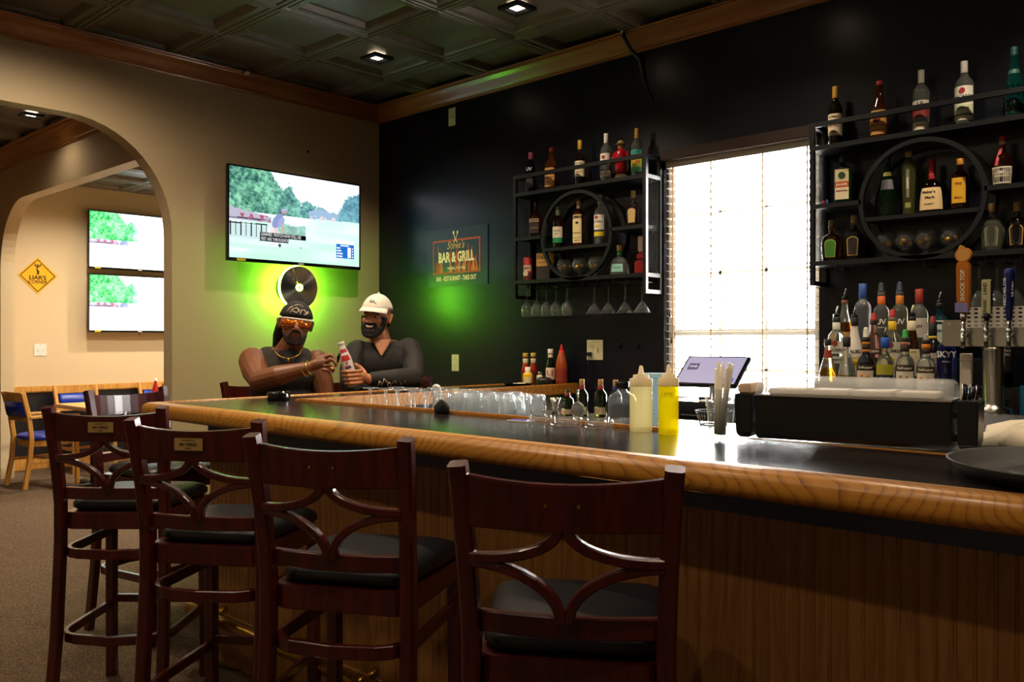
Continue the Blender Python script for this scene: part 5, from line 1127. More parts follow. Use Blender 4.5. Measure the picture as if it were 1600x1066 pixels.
for i in range(3): MB().box(-.006, .006, .038, .052, .030, .0385).build('rest_notch', 'blackplastic', t, (0, 0, 0), R(120*i))
t = thing('paper_stack', 'small stack of white papers on the underbar shelf', 'papers', (-3.04, 2.27, .9305), R(12))
for i in range(4): MB().box(-.06, .06, -.04, .04, .030*i, .030*i+.029).build('sheet_bundle', 'paper', t)
# white gooseneck behind the glasses
t = thing('white_gooseneck_tap', 'white gooseneck tap rising behind the upturned wine glasses', 'tap', (-2.80, 2.555, .9305)); MB().lathe([(.022, 0), (.022, .01), (.013, .02), (.012, .10)], 16).build('base', 'white', t)
MB().tube([(0, 0, .08), (0, 0, .185)]+[(-.022+.022*math.cos(R(a)), 0, .185+.022*math.sin(R(a))) for a in (30, 60, 90, 120, 150, 180)]+[(-.044, 0, .165)], .008, 10).build('spout', 'white', t)
# squeeze bottles
def squeeze(label, x, y, H, Rr, c, cap, word=None):
    t = thing('squeeze_bottle', label, 'squeeze bottle', (x, y, BT+.0005), R(25), 'squeeze bottles on the bar')
    m = translucent('squeeze_'+c, c, .55, .3, see=.42)
    MB().lathe([(Rr*.95, 0), (Rr, .005), (Rr, H*.66), (Rr*.97, H*.70), (Rr*.90, H*.70)], 28).build('bottle_body', m, t)
    MB().lathe([(Rr*1.02, H*.69), (Rr*1.03, H*.70), (Rr*1.02, H*.80), (Rr*.72, H*.815), (Rr*.70, H*.86), (Rr*.28, H*.87), (Rr*.15, H*.99), (Rr*.10, H)], 28).build('nozzle_cap', cap, t)
    if word: letters('lettering', word, .018, mat_of('#8a8a1a'), t, lambda x_, y_: (Rr*1.004*math.cos(R(-90)+x_/Rr), Rr*1.004*math.sin(R(-90)+x_/Rr), H*.57+y_), bold=0)
    return t
nz = translucent('translucent_cap', '#ecdfc0', .5)
squeeze('squeeze bottle of pale cream syrup standing beside the yellow one', -1.44, 2.112, .192, .033, '#f6efc8', nz)
squeeze('squeeze bottle of bright yellow juice lettered LIME', -1.335, 2.095, .198, .0285, '#f8ea10', nz, 'LIME')
# stacked plastic cups behind
t = thing('cup_stack', 'tall stack of clear plastic cups behind the squeeze bottles', 'cups', (-1.68, 2.55, 1.0455))
for i in range(14): MB().lathe([(.034, 0), (.040, .012), (.042, .014)], 20, (0, 0, .0125*i), cap=(i == 13)).build('cup_rim', translucent('frosted_plastic', '#d4e6ec', .5), t)
# straws in a tall glass
sx, sy = -1.172, 2.098
t = tag(MB().lathe([(.030, 0), (.031, .003), (.043, .135), (.0415, .135), (.0295, .008), (.001, .007)], 28).build('pint_glass', 'thin', None, (sx, sy, BT+.0005)), 'clear pint glass full of wrapped straws on the bar', 'glass')
rnd = random.Random(2); sm_ = translucent('straw_paper', '#f2ecdf', .5)
for i in range(16):
    a = rnd.uniform(0, 6.28); r0 = rnd.uniform(0, .016); r1 = .030*rnd.uniform(.3, 1); L_ = rnd.uniform(.185, .208)
    b0 = Vector((r0*math.cos(a), r0*math.sin(a), .011)); top = Vector((r1*math.cos(a+.2)+.012, r1*math.sin(a+.2), L_))
    tag(MB().tube([b0, top], .0037, 7).build('drinking_straw', sm_, None, (sx, sy, BT+.0005)), 'white paper wrapped straw standing in the pint glass', 'straw', 'straws in the pint glass')
# clear bottle of water, ashtrays
bottle('water_jug', 'clear plastic water bottle with black cap and dark label', 'bottle', (-1.735, 2.43, 1.0455), 30, .15, .047, 'round', M['thin'], caps=[(.84, 1.0, .024, 'blackgloss')], labels=[(.20, .48, 175, '#5a646e')], n=4)
def ashtray(label, x, y, r_):
    t = thing('glass_ashtray', label, 'ashtray', (x, y, BT+.0005)); MB().lathe([(r_*.9, 0), (r_, .005), (r_, .022), (r_*.93, .026), (r_*.80, .026), (r_*.74, .009), (.002, .007)], 24).build('bowl', 'thin', t); return t
ashtray('clear glass ashtray on the bar next to the rocks glasses', -1.82, 2.095, .040)
ashtray('clear glass ashtray on the bar before the water bottle', -1.70, 2.085, .050)
ashtray('clear glass ashtray on the bar close to the cream syrup bottle', -1.585, 2.10, .045)
t = thing('blue_card', 'thin blue and white card lying beside the glass ashtrays', 'card', (-1.905, 2.10, BT+.0005), R(8)); MB().box(-.04, .04, -.025, .025, 0, .004).build('card', 'paper', t); MB().box(-.036, .030, -.02, .02, .004, .0045).build('blue_print', mat_of('#2a2fa8'), t)
# wine bottles and bar tools on the work table
wt_ = [('dark wine bottle with red foil and natural cork, beside the jigger', -2.06, 2.62, '#8f1f2a', 1), ('dark wine bottle with red foil and cork, close to its red foiled twin', -2.0, 2.66, '#8f1f2a', 1), ('dark wine bottle with navy foil standing behind the water bottle', -1.93, 2.66, '#20307a', 1), ('dark wine bottle with navy foil beside the stacked cups', -1.82, 2.665, '#20307a', 1), ('low green bottle with plain red capsule beside the cocktail strainer', -2.115, 2.60, '#96231e', 0)]
for lab, x, y, c, cork in wt_:
    bottle('wine_bottle', lab, 'bottle', (x, y, 1.0455-.135 if False else 1.0455), 25, .135 if cork else .10, .024, 'wine', GO, caps=[(.62, .88, .0112, c, 1, 'foil')]+([(.88, 1.05, .0098, '#c99a52', 1, 'cork')] if cork else []), labels=[(.06, .26, 60, '#e2c9a8')], group='small wine bottles behind the bar')
t = thing('steel_jigger', 'double ended steel jigger standing before the wine bottles', 'jigger', (-2.06, 2.46, 1.0455)); MB().lathe([(.019, 0), (.009, .038), (.009, .044), (.021, .078), (.0195, .078), (.006, .045)], 20).build('cups', 'steel', t); MB().lathe([(.0105, .038), (.0115, .041), (.0105, .044)], 16).build('waist_ring', 'steel', t)
t = thing('cocktail_strainer', 'steel cocktail strainer with twisted handle standing upright', 'strainer', (-2.0, 2.52, 1.0455)); torus(.028, .004, 0, 28, 6).build('coil', 'steel', t, (0, 0, .032)); disc(-.001, .001, .024, 24).build('plate', 'steel', t, (0, 0, .032))
MB().tube([(0, 0, .06), (0, 0, .10)], .0035, 6).build('handle', 'steel', t); MB().ball((0, 0, .104), .006, 8, 6).build('knob', 'steel', t)
# point of sale terminal
ps_ = thing('sales_terminal', 'tilted touch screen sales terminal on the counter before the window', 'terminal', (-2.10, 3.66, .9505), R(2))
MB().box(-.19, .19, -.13, .14, 0, .10).build('cash_drawer', 'blackplastic', ps_, bevel=.004); MB().box(-.17, .17, -.134, -.130, .02, .08).build('drawer_front', 'blackgloss', ps_, bevel=.001); MB().box(-.08, .08, -.137, -.134, .035, .040).build('drawer_slot', 'steel', ps_)
MB().box(-.06, .06, .0, .10, .10, .115).build('stand_foot', 'blackplastic', ps_); MB().box(-.025, .025, .04, .07, .115, .25).build('stand_post', 'blackplastic', ps_)
hd_ = bpy.data.objects.new('screen_head', None); COL.objects.link(hd_); hd_.parent = ps_; hd_.location = (0, .01, .245); hd_.rotation_euler = (R(-50), 0, 0)
MB().box(-.165, .165, 0, .022, -.105, .105).build('bezel', 'blackgloss', hd_, bevel=.004)
MB().box(-.152, .152, -.001, .0, -.092, .092).build('display', emit('display_lavender', '#c4bde8', .42), hd_)
MB().box(-.13, -.075, -.0022, -.001, .0, .045).build('display_logo', emit('display_purple', '#4a2f8f', .3), hd_); MB().box(.09, .14, -.0022, -.001, -.08, -.055).build('display_button', emit('display_blue', '#3f63d8', .4), hd_)
letters('display_lettering', 'NAB', .020, emit('display_white', '#f0f0f8', .5), hd_, at=(-.1025, .022), depth=-.0030)
t = thing('receipt_pile', 'small pile of receipts and coins on the cash drawer', 'receipts', (-2.05, 3.585, 1.0515), R(2)); MB().box(-.05, .05, -.03, .03, 0, .006).build('paper_slips', 'paper', t); MB().ball((.02, 0, .011), (.018, .014, .007), 10, 6).build('coin_heap', mat_of('#a8563a'), t)
t = thing('wire_basket', 'round black wire basket lying on the steel table beside the yellow bottle', 'basket', (-1.49, 2.62, 1.0455))
torus(.06, .003, 0, 30, 6).build('rim', 'blackmetal', t, (0, 0, .05), (R(90), 0, 0)); torus(.045, .003, 0, 30, 6).build('foot_ring', 'blackmetal', t, (0, 0, .004), (R(90), 0, 0))
for i in range(14): MB().tube([(.045*math.cos(i*.449), .045*math.sin(i*.449), .004), (.06*math.cos(i*.449), .06*math.sin(i*.449), .05)], .0015, 5).build('wire', 'chrome', t)
# black bar caddy with clear dome lid
cd = thing('bar_caddy', 'long black bar caddy with clear domed lid holding napkins', 'caddy', (-.865, 2.235, 1.071), R(9))
hw_ = .235
def prf(d, z): return [(-hw_+d, z), (hw_-d, z)]
mb = MB()
sec = [(-.062, .004), (-.068, .016), (-.075, .119), (-.070, .122), (.070, .122), (.075, .119), (.068, .016), (.062, .004)]
mb.loft([[(x, y, z) for y, z in sec] for x in (-hw_, hw_)], True, False); mb.build('tray', 'blackplastic', cd, bevel=.005)
lid_m = plain('clear_acrylic', '#eef2f4', .12); lid_m.node_tree.nodes['Principled BSDF'].inputs['Alpha'].default_value = .35
mb = MB(); arc_ = [(-.074, .123), (-.072, .145), (-.060, .162), (-.035, .170), (.035, .170), (.060, .162), (.072, .145), (.074, .123)]
mb.loft([[(x, y*s_, .123+(z-.123)*s_) for y, z in arc_] for x, s_ in ((-hw_-.004, .80), (-hw_+.006, .97), (-hw_+.03, 1), (hw_-.03, 1), (hw_-.006, .97), (hw_+.004, .80))], True, True); mb.build('dome_lid', lid_m, cd)
for i in range(4):
    MB().box(-.205+.105*i, -.205+.105*i+.095, -.055, .055, .122, .138).build('napkin_pad', 'paper', cd, bevel=.003)
MB().box(-hw_-.002, hw_+.002, -.0765, .0765, .1185, .1225).build('rim', plain('clear_rim', '#8a8078', .2), cd)
for sx_, nm in ((-1, 'napkin_pocket'), (1, 'straw_pocket')):
    x0 = sx_*(hw_+.010); x1 = sx_*(hw_+.058)
    a, b_ = min(x0, x1), max(x0, x1)
    mb = MB(); mb.loft([[(a+d, -.07+d, z), (b_-d, -.07+d, z), (b_-d, .07-d, z), (a+d, .07-d, z)] for d, z in ((.010, .004), (.003, .015), (0, .119), (0, .122))], True, False); p_ = mb.build(nm, 'blackplastic', cd, bevel=.005)
    if sx_ < 0: MB().box(a+.006, b_-.006, -.06, .06, .122, .149).build('napkin_stack', plain('tan_napkin', '#d9b89c', .8), cd, bevel=.004)
    for z in (.03, .085): MB().box(min(x0, sx_*hw_), max(x0, sx_*hw_), -.03, .03, z-.008, z+.008).build('bracket', 'blackplastic', cd)
c9, s9 = math.cos(R(9)), math.sin(R(9)); rnd = random.Random(9)
for i in range(13):
    lx, ly = hw_+.018+rnd.uniform(0, .032), rnd.uniform(-.055, .05)
    wx, wy = -.865+c9*lx-s9*ly, 2.235+s9*lx+c9*ly
    tag(MB().tube([(0, 0, 0), (.006*rnd.uniform(-1, 1)+.004, .004*rnd.uniform(-1, 1), .028+rnd.uniform(0, .012))], .003, 6).build('stir_stick', 'blackgloss', None, (wx, wy, 1.1935)), 'black stir stick standing in the caddy end pocket', 'stir stick', 'black stir sticks')
# serving tray and towel
t = thing('serving_tray', 'large round black serving tray resting on the bar', 'tray', (-.285, 1.925, BT+.0005))
MB().lathe([(.16, .0), (.165, .010), (.10, .012)], 40).build('foot_ring', 'blackplastic', t)
tm = plain('speckled_black_tray', '#1c1a1a', .5, noise=.6, nscale=220, bump=.5, bscale=300)
MB().lathe([(.001, .010), (.20, .010), (.225, .014), (.252, .034), (.258, .036), (.258, .032), (.232, .007), (.20, .004), (.001, .004)], 64, cap=False).build('tray_dish', tm, t)
t = thing('white_towel', 'crumpled white towel on the ice bin behind the serving tray', 'towel', (-.47, 2.43, 1.068)); rnd = random.Random(11); mb = MB(); rg = []
for i, (r_, z) in enumerate(((.10, .0), (.115, .008), (.11, .025), (.09, .042), (.06, .055), (.025, .062))):
    rg.append([(r_*(1.25+.20*math.sin(j*1.3+i*1.1)+.14*math.sin(j*3.1+i*2))*math.cos(2*PI*j/28), r_*(.8+.12*math.cos(j*1.9+i*.8))*math.sin(2*PI*j/28), z+(.012*(min(i, 3)/3)**2*math.sin(j*2.2+i*1.7))) for j in range(28)])
mb.loft(rg, True, True); mb.build('folds', 'cloth', t)
# condiments at the wall end of the bar
cg = 'condiments at the wall end of the bar'
zc = BT+.0005
RD = plain('ketchup_red', '#9a1712', .25); YL = plain('mustard_yellow', '#e6b012', .35)
def CN(name, label, x, y, H, Rr, prof, gl, **k): return bottle(name, label, 'bottle', (x, y, zc), 40, H, Rr, prof, gl, group=cg, **k)
CN('ketchup_bottle', 'red ketchup bottle with gold cap nearest the navy wall corner of the bar', -3.578, 3.985, .19, .026, 'slope', RD, caps=[(.86, 1, .0165, '#b8983c'), (.66, .82, .0165, '#cfc2a0', 1, 'neck_wrap')], labels=[(.10, .38, 60, '#3a1a14')])
CN('ketchup_bottle', 'red ketchup bottle with gold cap behind the mustard jar', -3.575, 4.055, .19, .026, 'slope', RD, caps=[(.86, 1, .0165, '#b8983c'), (.66, .82, .0165, '#cfc2a0', 1, 'neck_wrap')], labels=[(.10, .38, 60, '#3a1a14')])
CN('mustard_jar', 'yellow mustard squeeze bottle with white cap in front of the ketchup', -3.505, 3.925, .105, .031, 'shelfy', YL, caps=[(.60, 1.0, .017, '#eee6dc')], labels=[(.05, .42, 40, '#e9d9a8')])
CN('salt_shaker', 'small white shaker between the mustard and the steak sauce', -3.475, 4.0, .075, .019, 'round', plain('shaker_cream', '#e0d2b8', .4), caps=[(.80, 1, .013, 'steel')])
CN('steak_sauce_bottle', 'dark steak sauce bottle with white cap and A1 label', -3.46, 4.085, .215, .032, 'slope', GD, caps=[(.86, 1, .0165, '#ece6da'), (.74, .84, .015, '#d8bfa4', 1, 'neck_wrap')], labels=[(.12, .46, 62, '#e0cdb4')], texts=[('A1', .30, .050, '#b8281e', 0, -12)])
CN('hot_sauce_bottle', 'small green-necked hot sauce bottle with red cap', -3.412, 4.12, .16, .018, 'wine', glass('hot_sauce', '#7a2a12', level=.11, h2='#2f6a3a'), caps=[(.86, 1, .011, '#a8222a')], labels=[(.10, .46, 70, '#d89a84')])
CN('chili_sauce_bottle', 'tall orange chili sauce bottle with pointed red cap at the oak edge', -3.362, 4.075, .235, .036, 'cone', plain('chili_orange', '#9a4415', .22), caps=[(.80, .88, .0165, '#d8160e', .95, 'cap_collar'), (.87, 1.04, .012, '#d8160e', .35)], labels=[(.02, .40, 120, '#8a2a1c')])
t = thing('tip_tray', 'black oval tip tray with paper slips in front of the condiments', 'tray', (-3.47, 3.80, zc), R(35)); mb = MB(); mb.loft([[(a*math.cos(2*PI*j/24), b_*math.sin(2*PI*j/24), z) for j in range(24)] for a, b_, z in ((.075, .05, 0), (.090, .06, .010), (.094, .064, .012), (.086, .057, .008), (.05, .03, .004))], True, True); mb.build('dish', 'blackgloss', t)
for i in range(2): MB().box(-.03+.03*i, .01+.03*i, -.012, .02, .008, .012+.002*i).build('paper_slip', 'paper', t, None, R(20*i))
t = thing('black_bowl', 'low black lidded bowl before the steak sauce bottle', 'bowl', (-3.40, 3.955, zc)); MB().lathe([(.042, 0), (.050, .008), (.052, .026), (.045, .038), (.02, .046), (.002, .047)], 24).build('bowl', 'blackplastic', t); MB().lathe([(.0525, .022), (.0535, .026), (.0525, .030)], 24).build('lid_rim', 'blackgloss', t)
t = thing('amber_tumbler', 'amber plastic tumbler on the bar beside the man in the white cap', 'tumbler', (-3.50, 3.10, zc)); MB().lathe([(.024, 0), (.026, .004), (.033, .075), (.0315, .075), (.024, .006), (.001, .005)], 20).build('cup', glass('amber_plastic', '#8a3210', rough=.1), t); MB().lathe([(.0335, .070), (.0340, .0735), (.0335, .077)], 20, cap=False).build('rim', glass('amber_plastic', '#8a3210'), t)
# ketchup on the dining table
t = bottle('ketchup_bottle', 'red and white ketchup squeeze bottle on the dining table', 'bottle', (-8.45, 3.88, .7505), 60, .21, .034, 'slope', RD, caps=[(.88, 1.0, .017, '#efe6da')], labels=[(.08, .34, 70, '#efe0d0')])
t = bottle('sauce_bottle', 'white sauce squeeze bottle beside the red one on the dining table', 'bottle', (-8.36, 3.92, .7505), 60, .16, .030, 'slope', M['white'], caps=[(.88, 1.0, .015, '#a8221c')], labels=[(.10, .34, 70, '#c9433a')])
# ------------------------------------------------------------------ two men sitting at the bar
def cap_rings(a, b_, ra, rb, n=14, m=5):
    a, b_ = Vector(a), Vector(b_); d = (b_-a); L = d.length; d = d.normalized() if L > 1e-6 else Vector((0, 0, 1))
    u = d.cross(Vector((0, 0, 1)) if abs(d.z) < .9 else Vector((1, 0, 0))).normalized(); w_ = d.cross(u)
    rings = []
    for i in range(1, m+1):
        t = R(90*i/m); rings.append([a-d*(ra*math.cos(t))+(u*math.cos(2*PI*j/n)+w_*math.sin(2*PI*j/n))*(ra*math.sin(t)) for j in range(n)])
    for i in range(m):
        t = R(90*i/m); rings.append([b_+d*(rb*math.sin(t))+(u*math.cos(2*PI*j/n)+w_*math.sin(2*PI*j/n))*(rb*math.cos(t)) for j in range(n)])
    return rings
def capsule(mb, a, b_, ra, rb): mb.loft(cap_rings(a, b_, ra, rb), True, True)
def chain(mb, pts, rs):
    for i in range(len(pts)-1): capsule(mb, pts[i], pts[i+1], rs[i], rs[i+1])
def fuse(name, mb, mat, parent, voxel=.005, smooth=4, cut=None):
    """one continuous skin over overlapping volumes"""
    me = mb.mesh(name+'_raw', None, fix=True); o = bpy.data.objects.new(name+'_raw', me); COL.objects.link(o)
    r = o.modifiers.new('r', 'REMESH'); r.mode = 'VOXEL'; r.voxel_size = voxel; r.use_smooth_shade = True
    s = o.modifiers.new('s', 'SMOOTH'); s.factor = .5; s.iterations = smooth
    dg = bpy.context.evaluated_depsgraph_get(); nm = bpy.data.meshes.new_from_object(o.evaluated_get(dg)); nm.name = name
    bpy.data.objects.remove(o)
    if cut:
        bm = bmesh.new(); bm.from_mesh(nm)
        for co, no in cut:
            bmesh.ops.bisect_plane(bm, geom=bm.verts[:]+bm.edges[:]+bm.faces[:], plane_co=co, plane_no=no, clear_outer=True)
        bm.to_mesh(nm); bm.free()
    nm.materials.clear(); nm.materials.append(mat_of(mat))
    nm.polygons.foreach_set('use_smooth', [True]*len(nm.polygons))
    return obj(name, nm, parent)
def skin(name, h):
    m, N, L, b = new_mat(name); b.inputs['Roughness'].default_value = .42; b.inputs['Subsurface Weight'].default_value = .0
    tc = N.new('ShaderNodeTexCoord'); n = N.new('ShaderNodeTexNoise'); n.inputs['Scale'].default_value = 26; n.inputs['Detail'].default_value = 4; L.new(tc.outputs['Object'], n.inputs['Vector'])
    rp = N.new('ShaderNodeValToRGB'); c = srgb(h); rp.color_ramp.elements[0].color = (*[x*.8 for x in c], 1); rp.color_ramp.elements[1].color = (*[min(1, x*1.15) for x in c], 1)
    L.new(n.outputs['Fac'], rp.inputs[0]); L.new(rp.outputs[0], b.inputs['Base Color']); return m
def head_prims(mb, T, wide=1.0):
    """T maps head-local points (face looks to -y, origin at head centre) to the body space"""
    def E(c, r):
        m_ = MB(); m_.ball(c, r, 20, 14); mb.add([T(p) for p in m_.v], m_.f, True)
    def Cp(a, b_, ra, rb):
        m_ = MB(); capsule(m_, a, b_, ra, rb); mb.add([T(p) for p in m_.v], m_.f, True)
    E((0, .012, .022), (.078*wide, .098, .098)); E((0, -.030, -.030), (.064*wide, .066, .082)); E((0, -.052, -.078), (.040*wide, .042, .036))
    Cp((-.034, -.082, .020), (.034, -.082, .020), .014, .014)                     # brow
    Cp((0, -.092, .008), (0, -.108, -.026), .009, .0125); E((-.012, -.100, -.030), (.009, .009, .008)); E((.012, -.100, -.030), (.009, .009, .008))
    E((-.038, -.066, -.022), (.022, .022, .020)); E((.038, -.066, -.022), (.022, .022, .020))     # cheeks
    Cp((-.018, -.088, -.050), (.018, -.088, -.050), .0075, .0075); Cp((-.015, -.087, -.062), (.015, -.087, -.062), .0085, .0085)
    for s in (-1, 1): Cp((s*.079*wide, .012, -.022), (s*.083*wide, .022, .016), .010, .014)
def place(T, root, name, mb, mat, fix=True):
    m_ = MB(); m_.v = [tuple(T(p)) for p in mb.v]; m_.f = mb.f; m_.sm = mb.sm
    return m_.build(name, mat, root, fix=fix)
def hand_prims(mb, palm, fingers, thumb, r=.0088):
    chain(mb, palm[0], palm[1])
    for f in fingers: chain(mb, f, [r*1.05, r, r*.95, r*.85][:len(f)])
    chain(mb, thumb, [r*1.5, r*1.2, r*1.0][:len(thumb)])
def dome(T, rx, ry, rz, z0, n=28, m=8, c=(0, .012, .022)):
    mb = MB(); rings = []
    for i in range(m):
        a = R(90*i/m); rr = math.cos(a); zz = z0+(rz-z0)*math.sin(a)
        k = math.sqrt(max(.0, 1-(zz/rz)**2))
        rings.append([T((c[0]+rx*k*math.cos(2*PI*j/n), c[1]+ry*k*math.sin(2*PI*j/n), c[2]+zz)) for j in range(n)])
    rings.append([T((c[0]+.002*math.cos(2*PI*j/n), c[1]+.002*math.sin(2*PI*j/n), c[2]+rz)) for j in range(n)])
    mb.loft(rings, True, True); return mb
def seated_legs(mb, tx, infl=0.0):
    for s in (-1, 1):
        chain(mb, [(tx+s*.095, .12, .885), (tx+s*.125, -.19, .865), (tx+s*.13, -.30, .845)], [.090+infl, .074+infl, .058+infl])
        chain(mb, [(tx+s*.13, -.30, .845), (tx+s*.125, -.26, .62), (tx+s*.12, -.20, .385)], [.058+infl, .054+infl, .038+infl])
def shoe(root, tx, s):
    mb = MB(); chain(mb, [(tx+s*.12, -.185, .345), (tx+s*.125, -.29, .338), (tx+s*.13, -.35, .332)], [.042, .040, .034]); mb.build('shoe', plain('black_leather', '#141212', .4), root)

# ---- man in the sleeveless shirt
p1 = thing('person', 'seated man in charcoal sleeveless shirt, patterned bandana and orange visor sunglasses', 'person', (-4.05, 2.635, 0), R(57))
tx = -.055
Q1 = Matrix.Rotation(R(4), 3, 'Z') @ Matrix.Rotation(R(7), 3, 'Y')
H1 = Vector((.0, -.035, 1.425)); T1_ = lambda p: Q1 @ Vector(p) + H1
body = MB()
for c, r in (((tx, .12, .885), (.175, .14, .105)), ((tx, .075, 1.02), (.175, .135, .16)), ((tx, .03, 1.17), (.185, .115, .13)), ((tx, .03, 1.245), (.165, .085, .06))): body.ball(c, r, 20, 14)
capsule(body, (tx, .02, 1.26), (-.005, -.01, 1.345), .068, .060)
chain(body, [(tx-.165, .03, 1.225), (tx-.15, -.10, 1.175), (tx-.125, -.205, 1.130), (tx-.03, -.265, 1.158), (.068, -.315, 1.200)], [.080, .070, .056, .054, .030])
chain(body, [(tx+.165, .03, 1.215), (tx+.20, .0, 1.10), (tx+.215, -.02, 1.02), (tx+.19, -.15, .95), (tx+.15, -.235, .925)], [.074, .060, .048, .044, .030])
hand_prims(body, ([(.068, -.315, 1.200), (.105, -.322, 1.216), (.135, -.326, 1.225)], [.027, .031, .028]),
           [[(.140, -.332, 1.250), (.175, -.345, 1.262), (.198, -.352, 1.245), (.196, -.350, 1.222)], [(.145, -.345, 1.229), (.180, -.366, 1.240), (.202, -.372, 1.218), (.192, -.365, 1.198)],
            [(.143, -.350, 1.207), (.174, -.376, 1.212), (.190, -.378, 1.190), (.180, -.366, 1.175)], [(.135, -.350, 1.188), (.160, -.372, 1.186), (.172, -.374, 1.168)]],
           [(.110, -.318, 1.240), (.150, -.318, 1.262), (.185, -.325, 1.262)])
hand_prims(body, ([(tx+.15, -.235, .925), (tx+.14, -.27, .915)], [.028, .030]), [[(tx+.11+.02*i, -.285, .915), (tx+.108+.02*i, -.32, .912), (tx+.106+.02*i, -.345, .900)] for i in range(4)], [(tx+.105, -.25, .925), (tx+.085, -.275, .918), (tx+.08, -.30, .910)])
head_prims(body, T1_, 1.06); seated_legs(body, tx)
SK1 = skin('deep_brown_skin', '#7a4a2e')
fuse('body', body, SK1, p1, .0036, 3)
sh_ = MB()
for c, r in (((tx, .12, .90), (.190, .155, .10)), ((tx, .075, 1.02), (.190, .150, .165)), ((tx, .03, 1.165), (.200, .130, .135)), ((tx, .03, 1.238), (.180, .100, .064))): sh_.ball(c, r, 24, 16)
capsule(sh_, (tx-.10, .03, 1.262), (tx+.10, .03, 1.255), .044, .044)
shirt_m = plain('charcoal_cotton', '#2e2824', .85, noise=.3, nscale=12, bump=.5, bscale=18)
fuse('sleeveless_shirt', sh_, shirt_m, p1, .006, 5)
vn = MB(); vn.prism([(-.052, 1.285), (.052, 1.285), (.040, 1.235), (.012, 1.165), (-.006, 1.160), (-.040, 1.225)], lambda a, b_, d: (tx+.018+a, d+(1.285-b_)*-.24, b_), -.092, -.055)
vn.build('undershirt', plain('black_cotton', '#101012', .85), p1, bevel=.006)
pn = MB(); seated_legs(pn, tx, .010); pn.ball((tx, .12, .875), (.190, .155, .10), 20, 12); fuse('trousers', pn, plain('dark_denim', '#1b2030', .85), p1, .007, 3)
for s in (-1, 1): shoe(p1, tx, s)
bd = dome(T1_, .092, .112, .108, .018); bandana = bd.build('bandana', plain('black_bandana_cotton', '#1b1917', .8), p1)
wp = plain('bandana_print', '#cdbba6', .8)
def head_pt(az, el, k=1.0):
    a, e = R(az), R(el); return T1_((.092*k*math.cos(e)*math.sin(a), .012-.112*k*math.cos(e)*math.cos(a), .022+.108*k*math.sin(e)))
for pts in ([(-28, 18), (-22, 30), (-8, 36), (4, 28), (-6, 20), (-20, 24)], [(6, 16), (12, 30), (24, 32), (30, 20), (20, 16)], [(32, 18), (38, 28), (46, 22)], [(-20, 44), (0, 50), (22, 44)], [(-40, 20), (-34, 34), (-24, 40)]):
    MB().tube([head_pt(a, e, 1.012) for a, e in pts], .0028, 6).build('print_stroke', wp, bandana)
hr = MB(); chain(hr, [T1_((-.070, .045, -.01)), T1_((-.082, .07, -.07)), T1_((-.085, .085, -.125))], [.030, .026, .018]); chain(hr, [T1_((.04, .08, -.02)), T1_((.03, .095, -.11))], [.035, .022]); chain(hr, [T1_((-.03, .08, -.02)), T1_((-.05, .10, -.12))], [.035, .022])
fuse('hair', hr, plain('black_hair', '#0e0b0a', .6), p1, .006, 2)
# wrap-round sunglasses
def strip(T, r, z0, z1, a0, a1, n=16, off=0.0, cy_=.0, ry=1.12):
    mb = MB(); g = [[T((r*math.sin(R(a)), cy_-r*ry*math.cos(R(a)), z)) for a in [a0+(a1-a0)*j/n for j in range(n+1)]] for z in (z0, z1)]
    g2 = [[T(((r+.003)*math.sin(R(a)), cy_-(r+.003)*ry*math.cos(R(a)), z)) for a in [a0+(a1-a0)*j/n for j in range(n+1)]] for z in (z0, z1)]
    ring = [[g[0][j], g[1][j], g2[1][j], g2[0][j]] for j in range(n+1)]
    mb.loft(ring, True, True); return mb
lens_m = plain('orange_mirror_lens', '#e87a1c', .10, .7, coat=1.0)
sgl = strip(T1_, .089, -.017, .024, -62, 62, 20, ry=1.12).build('sunglass_lens', lens_m, p1)
strip(T1_, .090, .022, .031, -75, 75, 22, ry=1.12).build('sunglass_frame', 'white', p1)
for s in (-1, 1): MB().tube([T1_((s*.088, -.022, .026)), T1_((s*.091, .03, .020))], .004, 6).build('sunglass_temple', 'white', p1)
bdm = plain('stubble_dark', '#2a1811', .8)
be = MB()
for a in range(-84, 85, 12):
    s_, c_ = math.sin(R(a)), math.cos(R(a))
    capsule(be, T1_((.055*s_, -.044-.040*c_, -.052-.022*c_)), T1_((.050*s_, -.042-.037*c_, -.070-.034*c_)), .0105, .0120)
capsule(be, T1_((-.020, -.095, -.040)), T1_((.020, -.095, -.040)), .0055, .0055)
for s in (-1, 1): capsule(be, T1_((s*.022, -.093, -.042)), T1_((s*.031, -.080, -.072)), .0055, .011)
fuse('goatee', be, bdm, p1, .004, 2)
MB().tube([T1_((-.020, -.0975, -.055)), T1_((0, -.1005, -.058)), T1_((.020, -.0975, -.054))], .0016, 6).build('mouth_line', plain('mouth_dark', '#3a1712', .6), p1)
